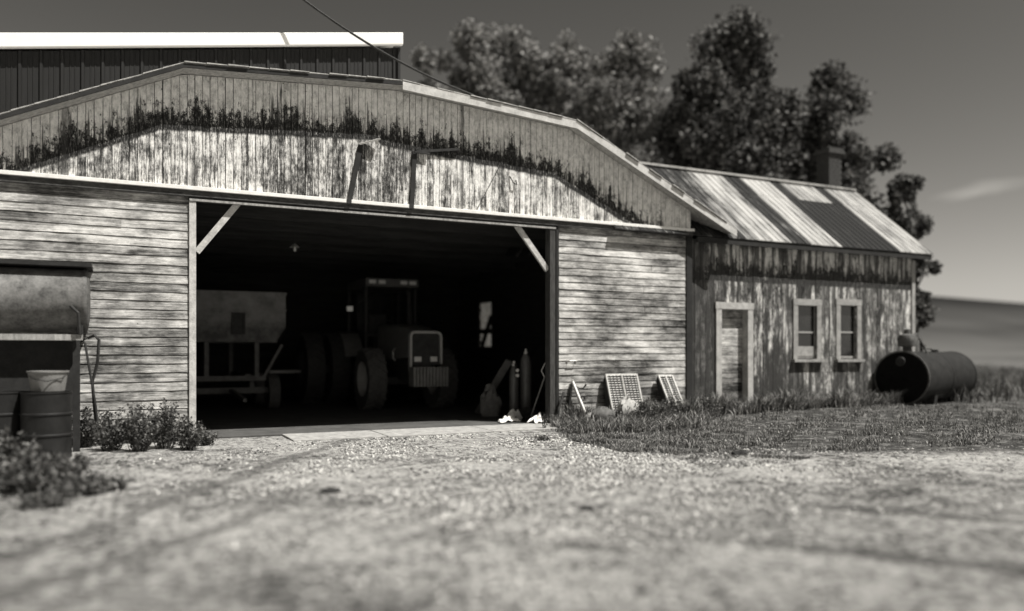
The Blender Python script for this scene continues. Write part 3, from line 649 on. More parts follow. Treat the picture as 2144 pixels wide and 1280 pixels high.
mr = MB(); m0 = Q(727, 648, 21.2); mr.box((m0.x-.08, 6.93, m0.z-.06), (m0.x+.08, 6.96, m0.z+.07)); mr.build('mirror', M_lamp, trc); MB().tube([(m0.x, 6.98, m0.z), (TX-cw, 6.95, m0.z+.3)], .012, 6).build('mirror_arm', M_td, trc)
ex = MB(); ex.tube([(TX+.02, gy+1.1, 2.1), (TX+.02, gy+1.1, 2.45)], .012, 6); ex.build('hood_rod', M_td, trc); ex = MB(); ex.tube([(TX+.46, c0y-.15, 1.8), (TX+.46, c0y-.15, 3.0), (TX+.46, c0y-.05, 3.12)], .05, 10); ex.build('exhaust', M_td, trc)
hr = MB(); hr.tube([(TX-.42, 5.2, 1.52), (TX-.50, 5.1, 1.45), (TX-.50, 5.1, 1.30), (TX-.42, 5.2, 1.22)], .018, 6); hr.build('grab_rail', M_tl, trc)
for s in (-1, 1):
    fd = MB()
    for k in range(9):
        t0, t1 = R(20+k*16), R(20+(k+1)*16); r0 = 1.06
        fd.add([(TX+s*(.55), 8.55-r0*math.cos(t0)*.95, .95+r0*math.sin(t0)), (TX+s*1.05, 8.55-r0*math.cos(t0)*.95, .95+r0*math.sin(t0)), (TX+s*1.05, 8.55-r0*math.cos(t1)*.95, .95+r0*math.sin(t1)), (TX+s*.55, 8.55-r0*math.cos(t1)*.95, .95+r0*math.sin(t1))], [(0,1,2,3)])
    fd.build('fender', M_tp, trc)
def wheel(name, par, c, rad, wd, rimr, lugs, s=-1, mt=M_tyre, mr_=M_tl):      # axis along x, s = outer side
    o = thing_child(name, par, c); ax_ = Vector((1,0,0)); t = MB()
    t.lathe([(rimr, -wd*.42), (rad*.82, -wd*.5), (rad*.95, -wd*.46), (rad*.97, -wd*.2), (rad*.97, wd*.2), (rad*.95, wd*.46), (rad*.82, wd*.5), (rimr, wd*.42)], c, ax_, 36)
    if lugs:
        for k in range(lugs):
            for sg in (-1, 1):
                a0 = 2*math.pi*(k+(.5 if sg > 0 else 0))/lugs; a1 = a0+sg*0+.34*2*math.pi/lugs*2.2
                p0 = Vector(c)+Vector((0, -math.sin(a0), math.cos(a0)))*rad*.985; p1 = Vector(c)+Vector((sg*wd*.48, -math.sin(a1), math.cos(a1)))*1; 
                p1 = Vector(c)+Vector((sg*wd*.47, -math.sin(a1)*rad*.97, math.cos(a1)*rad*.97))
                t.bar(p0, p1, .055, .06, (p0-Vector(c)))
    t.build('tyre', mt, o, smooth=True)
    r_ = MB(); r_.lathe([(0, s*wd*.12), (rimr*.35, s*wd*.12), (rimr*.4, s*wd*.05), (rimr*.8, s*wd*.05), (rimr*.88, s*wd*.30), (rimr*1.0, s*wd*.43), (rimr*1.03, s*wd*.45), (rimr*1.03, -s*wd*.4)], c, ax_, 30); r_.build('rim', mr_, o, smooth=True)
    return o
def thing_child(name, par, c):
    o = bpy.data.objects.new(name, None); C.objects.link(o); o.parent = par; o.location = Vector(c)-parent_world(par); return o
wheel('wheel', trc, (TX-.92, 5.65, .76), .76, .48, .42, 20, -1); wheel('wheel', trc, (TX+.92, 5.65, .76), .76, .48, .42, 20, 1)
for s in (-1, 1):
    for d_ in (1.15, 1.82): wheel('wheel', trc, (TX+s*d_, 8.55, .98), .98, .5, .52, 24, s, M_td, M_td)

# ------------------------------------------------------------------ grain wagon inside, to the left
wy = 6.0; a = P(598, 616, wy); WXr = a.x; WXl = WXr-2.75; ztop = a.z
wag = thing('grain_wagon', 'pale high sided grain wagon parked inside the barn behind the left post', 'wagon', ((WXl+WXr)/2, wy+1.6, 0))
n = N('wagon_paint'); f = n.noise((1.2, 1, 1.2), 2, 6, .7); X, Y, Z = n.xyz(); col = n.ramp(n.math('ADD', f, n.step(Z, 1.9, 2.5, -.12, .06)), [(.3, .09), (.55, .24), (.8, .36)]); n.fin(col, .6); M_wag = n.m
zb = P(590, 716, wy).z; bx = MB(); zm = zb+.35; inx = .22
vs = []; 
lay = [(ztop, 0, 0), (zm, .0, 0), (zb, inx, inx)]
for (z, ix, iy) in lay: vs += [(WXl+ix, wy+iy*.4, z), (WXr-ix, wy+iy*.4, z), (WXr-ix, wy+3.6-iy, z), (WXl+ix, wy+3.6-iy, z)]
fs = [(i*4+k, (i+1)*4+k, (i+1)*4+(k+1) % 4, i*4+(k+1) % 4) for i in range(2) for k in range(4)]+[(8,11,10,9)]
bx.add(vs, fs)
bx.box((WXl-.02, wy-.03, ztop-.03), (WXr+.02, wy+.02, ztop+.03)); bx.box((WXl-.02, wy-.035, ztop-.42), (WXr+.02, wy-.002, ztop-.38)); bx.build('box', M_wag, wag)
p0 = P(485, 700, wy); p1 = P(513, 655, wy); dm = MB()
dm.box((p0.x, wy-.05, p0.z), (p0.x+.05, wy-.004, p1.z)); dm.box((p1.x-.05, wy-.05, p0.z), (p1.x, wy-.004, p1.z)); dm.box((p0.x+.05, wy-.05, p1.z-.05), (p1.x-.05, wy-.004, p1.z)); dm.box((p0.x+.05, wy-.02, p0.z), (p1.x-.05, wy-.005, p1.z-.05)); dm.build('slide_gate', M_td, wag)
u = MB(); M_wf = simple('wagon_frame', .16, .7, 0, .4, 6)
for px in (432, 537):
    q = P(px, 720, wy+.25); u.bar((q.x, wy+.25, .82), (q.x, wy+.25, zb+.02), .12, .1)
q2 = P(590, 722, wy+.25); q3 = P(552, 790, wy+.25); u.bar(q2, q3, .07, .07); u.box((WXl+.1, wy+.2, .74), (P(560,790,wy).x, wy+.32, .86)); u.box((WXl+.1, wy+.3, zb-.02), (WXr-.15, wy+.4, zb+.06))
for x_ in (WXl+.6, WXr-.9): u.box((x_, wy+.33, .74), (x_+.12, wy+3.5, .9)); u.bar((x_, wy+3.2, .8), (x_, wy+3.2, zb+.05), .1, .1)
u.box((WXl+.25, wy+.62, .42), (WXr-.25, wy+.74, .56)); u.box((WXl+.5, wy+.6, .55), (WXl+.6, wy+.7, .75)); u.box((WXr-.75, wy+.6, .55), (WXr-.65, wy+.7, .75)); u.build('frame', M_wf, wag)
for x_ in (WXl+.3, WXr-.2):
    for y_ in (wy+.68, wy+2.9): wheel('wheel', wag, (x_, y_, .44), .44, .28, .22, 0, 1 if x_ > 2 else -1, M_tyre, M_td)
tg = MB(); tg.bar((WXr-1.2, wy+.5, .5), (WXr-1.1, wy-1.2, .35), .08, .08); tg.build('drawbar', M_wf, wag)
# bench vise / toolbox glint between wagon and tractor
o = thing('workbench', 'low steel workbench in the dark between the wagon and the tractor', 'bench', (4.2, 9.2, 0))
m_ = MB().box((3.6, 9.0, .85), (4.9, 9.6, .92)); m_.build('bench_top', M_tl, o)
for (x_, y_) in ((3.65, 9.05), (4.85, 9.05), (3.65, 9.55), (4.85, 9.55)): MB().box((x_-.04, y_-.04, 0), (x_+.04, y_+.04, .848)).build('leg', M_td, o)

# gas cylinders beside the right post
def cyl(px, r_, zt, label, Y, gauge=False):
    q = P(px, 800, Y); o = thing('gas_cylinder', label, 'gas cylinder', (q.x, Y, .015), 'gas cylinders by the right door post'); c_ = (q.x, Y, .015)
    MB().lathe([(0, 0), (r_*.9, 0), (r_, .03), (r_, zt-.25), (r_*.9, zt-.17), (r_*.6, zt-.09), (.05, zt-.05)], c_, (0,0,1), 28).build('bottle', simple('cylinder_paint', .13 if r_ > .11 else .09, .4, 0, .3, 5, spec=.5), o, smooth=True)
    MB().lathe([(.05, zt-.05), (.05, zt), (.03, zt+.01), (.03, zt+.06), (0, zt+.07)], c_, (0,0,1), 14).build('valve', M_galv, o, smooth=True)
    if gauge:
        gg = MB().tube([(q.x, Y, zt), (q.x-.02, Y-.16, zt-.02)], .02, 8); gg.build('regulator', M_iron, o)
        for dz in (.0, -.11): MB().lathe([(0, .035), (.035, .035), (.035, 0), (.028, -.002), (.028, .006), (0, .006)], (q.x+.0, Y-.18, zt-.12+dz), (0,1,0), 18).build('gauge', M_lamp, o)
cyl(1101, .125, 1.42, 'taller fatter gas cylinder nearest the right door post', 1.6); cyl(1076, .10, 1.16, 'shorter thinner gas cylinder with two round gauges', 1.5, True)
# leaning plank, sack, shovel by the cylinders
a = G(1000, 868); b = Q(1066, 755, 17.6)
tag(MB().bar(a+Vector((0,0,.03)), b, .16, .05, (0,1,0)).build('plank', M_wf), 'dark plank leaning diagonally left of the gas cylinders', 'plank')
s = G(1046, 876); n_=MB(); 
def lump(c, rx, ry, rz, seed, nseg=18, nr=9, am=.25):
    rs = np.random.default_rng(seed); ph = rs.uniform(0, 6.28, 6); vs = []; fs = []
    for j in range(nr+1):
        v = math.pi*j/nr
        for i in range(nseg):
            t = 2*math.pi*i/nseg; k = 1+am*(math.sin(3*t+ph[0])*math.sin(2*v+ph[1])+.6*math.sin(5*t+ph[2])*math.sin(4*v+ph[3])+.35*math.sin(9*t+ph[4]+5*v))
            vs.append((c[0]+rx*k*math.sin(v)*math.cos(t), c[1]+ry*k*math.sin(v)*math.sin(t), max(c[2]-rz*.5, c[2]+rz*k*math.cos(v))))
    for j in range(nr):
        for i in range(nseg): i2 = (i+1) % nseg; fs.append((j*nseg+i, (j+1)*nseg+i, (j+1)*nseg+i2, j*nseg+i2))
    return vs, fs
v_, f_ = lump((s.x+.0, s.y+.5, .2), .22, .18, .42, 3); tag(MB().add(v_, f_).build('sack', simple('dusty_sack', .17, .9, 0, .4, 8), smooth=True), 'grey dusty sack slumped on the floor beside the gas cylinders', 'sack')
sh_ = thing('shovel', 'long handled shovel leaning on the right door post', 'shovel', (P(1125, 800, .6).x, .6, 0))
a = P(1112, 872, .6); b = P(1140, 790, .25); MB().tube([a, b], .016, 8).build('shaft', M_wf, sh_)
hh = MB(); hh.tube([b, b+Vector((-.08, -.02, .13)), b+Vector((-.02, -.05, .27)), b+Vector((.06, -.03, .33))], .012, 6); hh.build('grip', M_tl, sh_)
MB().bar(a+Vector((0, 0, .0)), a+Vector((-.05, 0, -.25)), .22, .02, (0,1,0)).build('blade', M_iron, sh_)
# hanging lamp
q = P(617, 522, 4.0); lo_ = thing('hanging_lamp', 'small bare lamp hanging under the barn ceiling beams', 'lamp', (q.x, 4.0, q.z))
MB().tube([(q.x, 4, 4.02), (q.x, 4, q.z+.08)], .008, 6).build('cord', M_td, lo_); MB().lathe([(.02, .12), (.04, .1), (.10, .05), (.11, .04)], q, (0,0,1), 16).build('lamp_shade', M_tl, lo_); MB().lathe([(0, -.06), (.03, -.04), (.035, 0), (.015, .05)], q, (0,0,1), 12).build('bulb', M_lamp, lo_, smooth=True)

# rags on the slab by the right post
def cloth(name, px, py, rx, ry, h, seed, mat, label, rot=0):
    c = G(px, py); rs = np.random.default_rng(seed); n1 = 30; V = []; F = []
    ph = rs.uniform(0, 6.28, 8); 
    for j in range(n1):
        for i in range(n1):
            u_, v_ = i/(n1-1)*2-1, j/(n1-1)*2-1; rr_ = math.hypot(u_, v_)
            ed = 1+.22*math.sin(3*math.atan2(v_, u_)+ph[0])+.12*math.sin(7*math.atan2(v_, u_)+ph[1])
            fold = .5+.5*math.sin(u_*6+2.5*math.sin(v_*3+ph[2])+ph[3]); fold2 = .5+.5*math.sin(v_*8+2*math.sin(u_*4+ph[4])+ph[5])
            env = max(0, 1-rr_**2*.6)
            z = .028+h*env*(.25+.5*fold+.35*fold2*fold)
            X_, Y_ = u_*rx*ed, v_*ry*ed; V.append((c.x+X_*math.cos(rot)-Y_*math.sin(rot), c.y+X_*math.sin(rot)+Y_*math.cos(rot), z))
    F = [(j*n1+i, j*n1+i+1, (j+1)*n1+i+1, (j+1)*n1+i) for j in range(n1-1) for i in range(n1-1)]
    m_ = MB().add(V, F); o = m_.build(name, mat, smooth=True); md = o.modifiers.new('thick', 'SOLIDIFY'); md.thickness = .006; md.offset = 1
    tag(o, label, 'rag', 'rags by the right door post')
cloth('rag', 1062, 886, .20, .12, .11, 1, M_rag, 'flat white rag lying leftmost on the threshold slab', .2)
cloth('rag', 1077, 882, .14, .10, .24, 2, M_rag, 'crumpled white rag standing up in the middle of the rag pile')
cloth('rag', 1128, 888, .21, .10, .20, 3, M_rag, 'white rag beside the foot of the right door post', .4)
cloth('rag', 1100, 879, .40, .16, .22, 4, M_dcloth, 'dark tarpaulin scrap heaped behind the white rags')

# ------------------------------------------------------------------ scrap leaning on the right wall
def pt(px, py, y): return P(px, py, y)
pf = thing('pipe_frame', 'rusty pipe leaning out from the wall in the grass, with curved hook and ring', 'pipe frame', (P(1215, 860, -.25).x, -.25, 0))
a = pt(1199, 800, -.06); b = pt(1228, 872, -.42)
pm = MB(); pm.tube([a, b], .034, 12); pm.lathe([(0, .05), (.022, .04), (.022, -.02)], a, (0,0,1), 10); pm.build('pipe', M_galv, pf, smooth=True)
MB().tube([a+Vector((-.02,0,-.03)), pt(1190, 868, -.1)], .026, 8).build('leg', M_iron, pf)  # dark tube built in place of the pipe's shadow on the wall
mb = MB(); c_ = a.lerp(b, .48); mb.tube([c_+Vector((.06+.045*math.cos(t), -.03, .045*math.sin(t))) for t in [2*math.pi*i/14 for i in range(15)]], .014, 6); mb.build('ring', M_iron, pf)
mb = MB(); c_ = a.lerp(b, .1); mb.tube([c_, c_+Vector((.10,-.05,-.06)), c_+Vector((.17,-.08,-.06)), c_+Vector((.22,-.1,.02))], [.010, .010, .012, .02], 8); mb.build('hook', M_iron, pf)
ib = MB(); ib.tube([pt(1180, 821, -.10), pt(1176, 840, -.16), pt(1170, 855, -.2), pt(1169, 880, -.22)], .024, 8); tag(ib.build('bent_bar', M_iron, smooth=True), 'short bent dark bar against the wall next to the door post', 'bar')  # dark bent tube set against the wall
def sieve(pxl, pxr, pyt, lean, label, name='sieve_panel', shift=0.0, depth=.22, rolls=14):
    tl = pt(pxl, pyt, -.1); xr = pt(pxr, pyt, -.1).x; x0, x1 = tl.x, xr; zt = tl.z; W = x1-x0
    o = thing(name, label, 'sieve panel', ((x0+x1)/2, -.4, 0), 'rusty sieve panels leaning on the right wall')
    pA = lambda s_, t_: Vector((x0+W*s_+shift*t_, -.10-lean*t_, zt-(zt-.12)*t_))        # s across, t down
    nrm = (pA(0, 1)-pA(0, 0)).cross(Vector((1,0,0))).normalized(); nrm = nrm if nrm.y < 0 else -nrm
    fr_ = MB()
    for s_ in (0, .5, 1): fr_.bar(pA(s_, 0)+nrm*.01, pA(s_, 1)+nrm*.01, .03, .035, nrm)
    fr_.bar(pA(0, 0), pA(1, 0), .03, .03, nrm); fr_.build('frame', M_galv, o)
    sv = MB(); nr_, nc = 18, max(4, int(W/.075))
    for j in range(nr_):
        for i in range(nc):
            s0 = (i+.12)/nc; s1 = (i+.88)/nc; t0 = (j+.1)/nr_; m = pA((s0+s1)/2, t0+.5/nr_)+nrm*.035
            sv.add([pA(s0, t0), pA(s1, t0), pA(s1, t0+.75/nr_)+nrm*.028, pA((s0+s1)/2, t0+.6/nr_)+nrm*.04, pA(s0, t0+.75/nr_)+nrm*.028], [(0,1,2,3,4)])
    sv.build('louvres', simple('rusty_louvres', .5, .6, .2, .5, 14), o)
    MB().add([pA(.01, .01)-nrm*.01, pA(.99, .01)-nrm*.01, pA(.99, .99)-nrm*.01, pA(.01, .99)-nrm*.01], [(0,1,2,3)]).build('backing', M_iron, o)
    sp_ = MB()     # side plate with holes suggested by rivets
    p_ = [pA(0, 0), pA(0, 1), pA(0, 1)+Vector((-.02, depth, 0)), Vector((x0-.02, -.06, zt-.12))]
    q_ = [v+Vector((-.012, 0, 0)) for v in p_]; sp_.add(p_+q_, [(0,1,2,3), (7,6,5,4), (0,4,5,1), (1,5,6,2), (2,6,7,3), (3,7,4,0)])
    for k in range(6):
        c_ = Vector((x0-.014+shift*(.15+k*.13), -.13-lean*(.15+k*.13)+.06, zt-(zt-.12)*(.15+k*.13))); sp_.lathe([(0, .01), (.014, .0)], c_, (-1,0,0), 8)
    sp_.build('side_plate', M_iron, o)
sieve(1268, 1332, 785, .30, 'wider rusty louvred sieve panel leaning on the wall with two columns', shift=.0)
sieve(1378, 1406, 787, .36, 'narrower rusty louvred sieve panel leaning on the wall near the barn corner', shift=.12)
s = P(1313, 850, -.62); v_, f_ = lump((s.x, s.y, .27), .21, .16, .24, 9, am=.22); tag(MB().add(v_, f_).build('stone', M_rock, smooth=True), 'pale rounded stone in the grass in front of the wider sieve panel', 'stone')
s = P(1262, 850, -.72); v_, f_ = lump((s.x, s.y, .17), .24, .2, .19, 15, am=.12); tag(MB().add(v_, f_).build('stone', M_rust, smooth=True), 'dark rough boulder in the grass left of the pale stone', 'stone')
s = P(1238, 850, -.5); v_, f_ = lump((s.x, s.y, .14), .16, .12, .10, 12, am=.08); tag(MB().add(v_, f_).build('stone', M_conc, smooth=True), 'low flat grey stone half hidden in grass by the leaning pipe', 'stone')

# ------------------------------------------------------------------ barrels, hopper and handle at the far left
def barrel(px, label, Z=10.7, withpail=False):
    q = Q(px, 900, Z); o = thing('barrel', label, 'barrel', (q.x, q.y, 0), 'dark steel barrels at the left'); c_ = (q.x, q.y, 0); r_ = .30
    pr = [(0, .02), (r_-.01, .0), (r_+.006, .01), (r_, .03), (r_, .29), (r_+.012, .30), (r_+.012, .32), (r_, .33), (r_, .57), (r_+.012, .58), (r_+.012, .60), (r_, .61), (r_, .86), (r_+.01, .87), (r_+.008, .89), (r_-.01, .885), (r_-.015, .80), (0, .80)]
    MB().lathe(pr, c_, (0,0,1), 36).build('drum', simple('black_barrel_paint', .014, .55, 0, .5, 7), o, smooth=True)
    MB().lathe([(0, 0), (.03, 0), (.03, .02), (0, .02)], (q.x+.1, q.y-.12, .80), (0,0,1), 12).build('bung', M_galv, o)
    return q
q = barrel(97, 'dark steel barrel with a pale tub on top, right of its pair'); barrel(2, 'dark steel barrel cut by the left edge of the picture')
o = thing('tub', 'wide pale tub standing on top of the dark barrel', 'tub', (q.x, q.y, .8)); pc = (q.x+.02, q.y-.02, .895)
MB().lathe([(0, .0), (.20, 0), (.235, .24), (.25, .25), (.25, .27), (.235, .27), (.225, .24), (.19, .01), (0, .01)], pc, (0,0,1), 28).build('tub_body', simple('pail_plastic', .2, .6, 0, .35, 8), o, smooth=True)
MB().tube([(pc[0]-.24, pc[1], 1.15), (pc[0]-.18, pc[1]-.17, 1.07), (pc[0], pc[1]-.26, 1.03), (pc[0]+.18, pc[1]-.17, 1.07), (pc[0]+.24, pc[1], 1.15)], .006, 6).build('handle', M_iron, o)
Zh = 11.5
hq = Q(186, 548, Zh); hl = Q(-70, 548, Zh); hz0 = Q(170, 700, Zh).z; hz1 = hq.z
hop = thing('storage_tank', 'weathered grey storage tank lying on a stand behind the barrels', 'tank', ((hq.x+hl.x)/2, hq.y, 0))
yf = hq.y; xr0, xr1 = hq.x-.03, Q(170, 700, Zh).x; RT_ = .47; tcz = hz1-.08-RT_; tcy = yf+.45
M_hop = simple('weathered_tank_steel', .13, .7, 0, .8, 5, .2)
MB().lathe([(RT_, 0), (RT_+.01, .02), (RT_+.01, .05), (RT_, .07), (RT_, 1.1), (RT_+.008, 1.12), (RT_, 1.14), (RT_, xr0-hl.x)], (xr0, tcy, tcz), (-1,0,0), 40).build('tank_shell', M_hop, hop, smooth=True)
MB().lathe([(0, -.03), (RT_*.6, -.025), (RT_*.93, .0), (RT_*.99, .03)], (xr0, tcy, tcz), (-1,0,0), 40).build('end_cap', M_rust, hop, smooth=True)
MB().box((hl.x, tcy-.40, hz1-.07), (xr0+.06, tcy+.42, hz1-.015)).build('top_board', M_black, hop)
st_b = MB(); st_b.box((xr0-.12, tcy-.5, hz0-.0), (xr0-.05, tcy+.4, tcz-.36)); st_b.build('cradle', M_black, hop)
MB().tube([(xr0-.2, tcy-.46, tcz-.1), (xr0-.1, tcy-.56, tcz-.2), (xr0-.08, tcy-.56, hz0)], .022, 8).build('hose', M_iron, hop)
yb = tcy+.45
MB().box((hl.x+.25, yf+.42, .5), (xr1-.1, yf+.46, hz0-.095)).build('lower_panel', M_black, hop)
dk = MB().box((hl.x+.2, yf-.02, hz0-.09), (xr1+.02, yf+.06, hz0-.005)); dk.build('deck_beam', M_trimd, hop)
for (x_, y_) in ((xr1-.06, yf+.02), (xr1-.06, yb-.1), (hl.x+.3, yf+.02), (hl.x+.3, yb-.1)): MB().box((x_-.045, y_-.04, -.02), (x_+.045, y_+.05, hz0-.092)).build('leg', M_black, hop)
hz_ = thing('pump_handle', 'crossed bent steel rods standing in the weeds against the left wall', 'rods', (Q(195, 900, 11.8).x, Q(195, 900, 11.8).y, 0))
Zr = 11.8
MB().tube([Q(160, 722, Zr), Q(168, 708, Zr), Q(178, 720, Zr), Q(190, 790, Zr), Q(200, 850, Zr), Q(206, 903, Zr)], .018, 8).build('rod', M_iron, hz_, smooth=True)
MB().tube([Q(184, 708, Zr+.05), Q(198, 702, Zr+.05), Q(207, 712, Zr+.05), Q(204, 760, Zr+.05), Q(193, 800, Zr+.05), Q(198, 860, Zr+.05), Q(203, 903, Zr+.05)], .022, 8).build('rod', M_iron, hz_, smooth=True)
MB().tube([Q(160, 722, Zr), Q(185, 706, Zr+.05)], .012, 6).build('crosspiece', M_rust, hz_)

# ------------------------------------------------------------------ overhead cable
cb_ = MB(); s0 = P(560, -60, 1.35); s1 = P(992, 200, .2); pts = []
for i in range(25): t = i/24; p = s0.lerp(s1, t); p.z -= .22*4*t*(1-t); pts.append(p)
tag(cb_.tube(pts, .021, 6).build('overhead_cable', M_iron), 'thick black cable slanting down from the sky to the barn roof edge', 'cable')

# ------------------------------------------------------------------ vegetation
def leafmat(name, lo, hi, trans=.25):
    n = N(name); col = n.ramp(n.math('POWER', n.rnd(), 2.3), [(0.0, lo), (1.0, hi)]); n.fin(col, .8, 0, .1)
    tr = n.new('ShaderNodeBsdfTranslucent'); n.link(col, tr.inputs[0]); mx = n.new('ShaderNodeMixShader'); mx.inputs[0].default_value = trans
    n.link(n.b.outputs[0], mx.inputs[1]); n.link(tr.outputs[0], mx.inputs[2]); n.link(mx.outputs[0], n.t.nodes['Material Output'].inputs[0]); return n.m
M_leaf = leafmat('tree_leaves', .10, .52); M_leafd = leafmat('dark_tree_leaves', .03, .30); M_grass = leafmat('grass_blades', .015, .50, .15); M_weed = leafmat('weed_leaves', .05, .26, .2)
M_dry = leafmat('dry_grass', .06, .26, .2); M_bark = simple('bark', .12, .9, 0, .5, 8, .5, scale=(4,4,.6))
def leaves(name, centers, size, mat, parent=None, rs=None, droop=0):
    n = len(centers); rs = rs or rng
    d = rs.normal(size=(n, 3)); d /= np.linalg.norm(d, axis=1)[:, None]; d[:, 2] -= droop
    u = np.cross(d, rs.normal(size=(n, 3))); u /= np.linalg.norm(u, axis=1)[:, None]
    s = size*rs.uniform(.6, 1.3, (n, 1)); a = centers-d*s*.5; b = centers+u*s*.32; c = centers+d*s*.6; e = centers-u*s*.32
    V = np.stack([a, b, c, e], 1).reshape(-1, 3); F = np.arange(4*n).reshape(n, 4)
    r = np.repeat(rs.uniform(0, 1, n), 4)
    if parent is not None: pw_ = np.array(parent_world(parent)); V = V-pw_
    return np_mesh(name, V, F, mat, r, parent)
def tree(px, pyt, wpx, Z, label, seed, mat=M_leaf, nl=14000, zb=3.0, shape='poplar', name='leafy_tree', lobes=34, ls=.2):
    rs = np.random.default_rng(seed); top = Q(px, pyt, Z); base = Vector((top.x, top.y, .0)); H = top.z; Wd = wpx*Z/FP/2
    o = thing(name, label, 'tree', base, 'trees behind the barn')
    tk = MB(); lean = rs.uniform(-.3, .3, 2)
    tr_pts = [base+Vector((lean[0]*t*t, lean[1]*t*t, H*.86*t)) for t in np.linspace(0, 1, 9)]; tk.tube(tr_pts, [max(.03, .22*(1-t*.92)) for t in np.linspace(0, 1, 9)], 9)
    cs = []; ws = []
    for k in range(int(lobes*1.55)):
        t = rs.uniform(0, .97)**.9; z = zb+(H-zb)*t
        prof_ = math.sin(math.pi*(.16+.80*t))**.55
        prof_ = max(prof_, .2)*(1.08-.25*t)
        ang = rs.uniform(0, 2*math.pi); rad = Wd*prof_*(rs.uniform(.3, .95) if k % 3 else rs.uniform(.9, 1.15)); small = .55 if k % 3 == 0 else .85
        c_ = Vector((base.x+rad*math.cos(ang), base.y+rad*math.sin(ang), z)); zt0 = max(zb*.6, z-rad*.9-.4); tt = min(.98, zt0/(H*.86))
        st_ = base+Vector((lean[0]*tt*tt, lean[1]*tt*tt, H*.86*tt)); mid = st_.lerp(c_, .55)+Vector((0, 0, .25))
        tk.tube([st_, mid, c_], [.07*(1-t*.6), .04, .012], 6)
        cs.append(c_); ws.append(rs.uniform(.5, 1.1)*Wd*.42*(1-.35*t)*small)
    cs.append(Vector((base.x+lean[0], base.y+lean[1], H-.35))); ws.append(Wd*.20)
    tk.build('trunk', M_bark, o, smooth=True)
    per_ = int(nl*2.3)//len(cs); allp = []
    for c_, r_ in zip(cs, ws):
        m = int(per_*rs.uniform(.6, 1.4)); d = rs.normal(size=(m, 3)); d /= np.linalg.norm(d, axis=1)[:, None]
        rr_ = r_*rs.uniform(.25, 1.0, (m, 1))**.5*(1+.35*np.sin(d[:, :1]*7+seed)+.25*np.sin(d[:, 2:]*9)); p = np.array(c_)+d*rr_*np.array([1, 1, 1.15]); far = rs.uniform(size=(m, 1)) < .16; p = np.where(far, np.array(c_)+d*r_*rs.uniform(.9, 1.75, (m, 1)), p); allp.append(p)
    pts_ = np.concatenate(allp); leaves('crown', pts_, ls*.95, mat, o, rs)
    return o
tree(893, 98, 110, 33, 'small light tree top just right of the metal shed', 21, nl=5000, lobes=16, zb=6)
tree(985, 62, 200, 34, 'tall pale leafy tree behind the barn roof, left of the cluster', 22, nl=15000, zb=5)
tree(1075, 72, 230, 36, 'broad pale tree in the middle of the cluster above the barn roof', 23, nl=18000, zb=5)
tree(1190, 85, 200, 35, 'pale upright tree above the barn knee', 24, nl=13000, zb=5)
tree(1315, 90, 240, 33, 'pale bushy tree above where the barn roof turns down', 25, nl=18000, zb=3.5)
tree(1250, 190, 300, 38, 'lower pale tree filling behind the barn knee', 26, nl=14000, zb=3)
tree(1535, 58, 275, 31, 'tallest dark tree above the outbuilding roof', 27, M_leafd, nl=24000, zb=4, lobes=44)
tree(1440, 270, 190, 34, 'low pale tree in the gap left of the tallest tree', 28, nl=9000, zb=3)
tree(1735, 160, 235, 31, 'dark tree behind the brick chimney', 29, M_leafd, nl=19000, zb=4, lobes=38)
tree(1650, 250, 120, 35, 'pale tree in the gap between the two dark trees', 30, nl=8000, zb=4, lobes=20)
tree(1897, 366, 100, 29, 'small tree standing past the right end of the outbuilding', 31, M_leafd, nl=9000, zb=2.6, lobes=26, ls=.15)

def blades(name, xy, h, wd, mat, zf=None, bend=.5, rs=rng):          # curved three-segment blades
    n = len(xy); ang = rs.uniform(0, 2*np.pi, n); dirx, diry = np.cos(ang), np.sin(ang); px_, py_ = -diry, dirx
    hh_ = h*rs.uniform(.45, 1.25, n); ww = wd*rs.uniform(.6, 1.3, n); bd = bend*hh_*rs.uniform(.2, 1.2, n)
    hh_ = hh_*(.45+.9*np.clip(.5+.5*np.sin(xy[:, 0]*5.1+2*np.sin(xy[:, 1]*3.3))*np.sin(xy[:, 1]*6.7+xy[:, 0]*1.9), 0, 1))
    z0 = np.array([gh(x, y) for x, y in xy])-.01 if zf is None else zf
    V = np.zeros((n, 7, 3))
    for k, t in enumerate((0, .4, .75)):
        cx_, cy_ = xy[:, 0]+dirx*bd*t*t, xy[:, 1]+diry*bd*t*t; z = z0+hh_*t*(1-.25*t*bend); w_ = ww*(1-.55*t)
        V[:, 2*k] = np.stack([cx_-px_*w_, cy_-py_*w_, z], 1); V[:, 2*k+1] = np.stack([cx_+px_*w_, cy_+py_*w_, z], 1)
    V[:, 6] = np.stack([xy[:, 0]+dirx*bd, xy[:, 1]+diry*bd, z0+hh_*(1-.25*bend)], 1)
    base = np.arange(n)[:, None]*7
    F = np.concatenate([base+np.array([0, 1, 3, 2]), base+np.array([2, 3, 5, 4]), base+np.array([4, 5, 6, 6])]).astype(int)
    # tip as degenerate-free triangle fan: use quads with a tiny fourth corner
    V2 = np.concatenate([V, V[:, 6:7]+np.array([0, 0, -.001])], 1); base = np.arange(n)[:, None]*8
    F = np.concatenate([base+np.array([0, 1, 3, 2]), base+np.array([2, 3, 5, 4]), base+np.array([4, 5, 6, 7])])
    r = np.repeat(rs.uniform(0, 1, n), 8); return V2.reshape(-1, 3), F, r
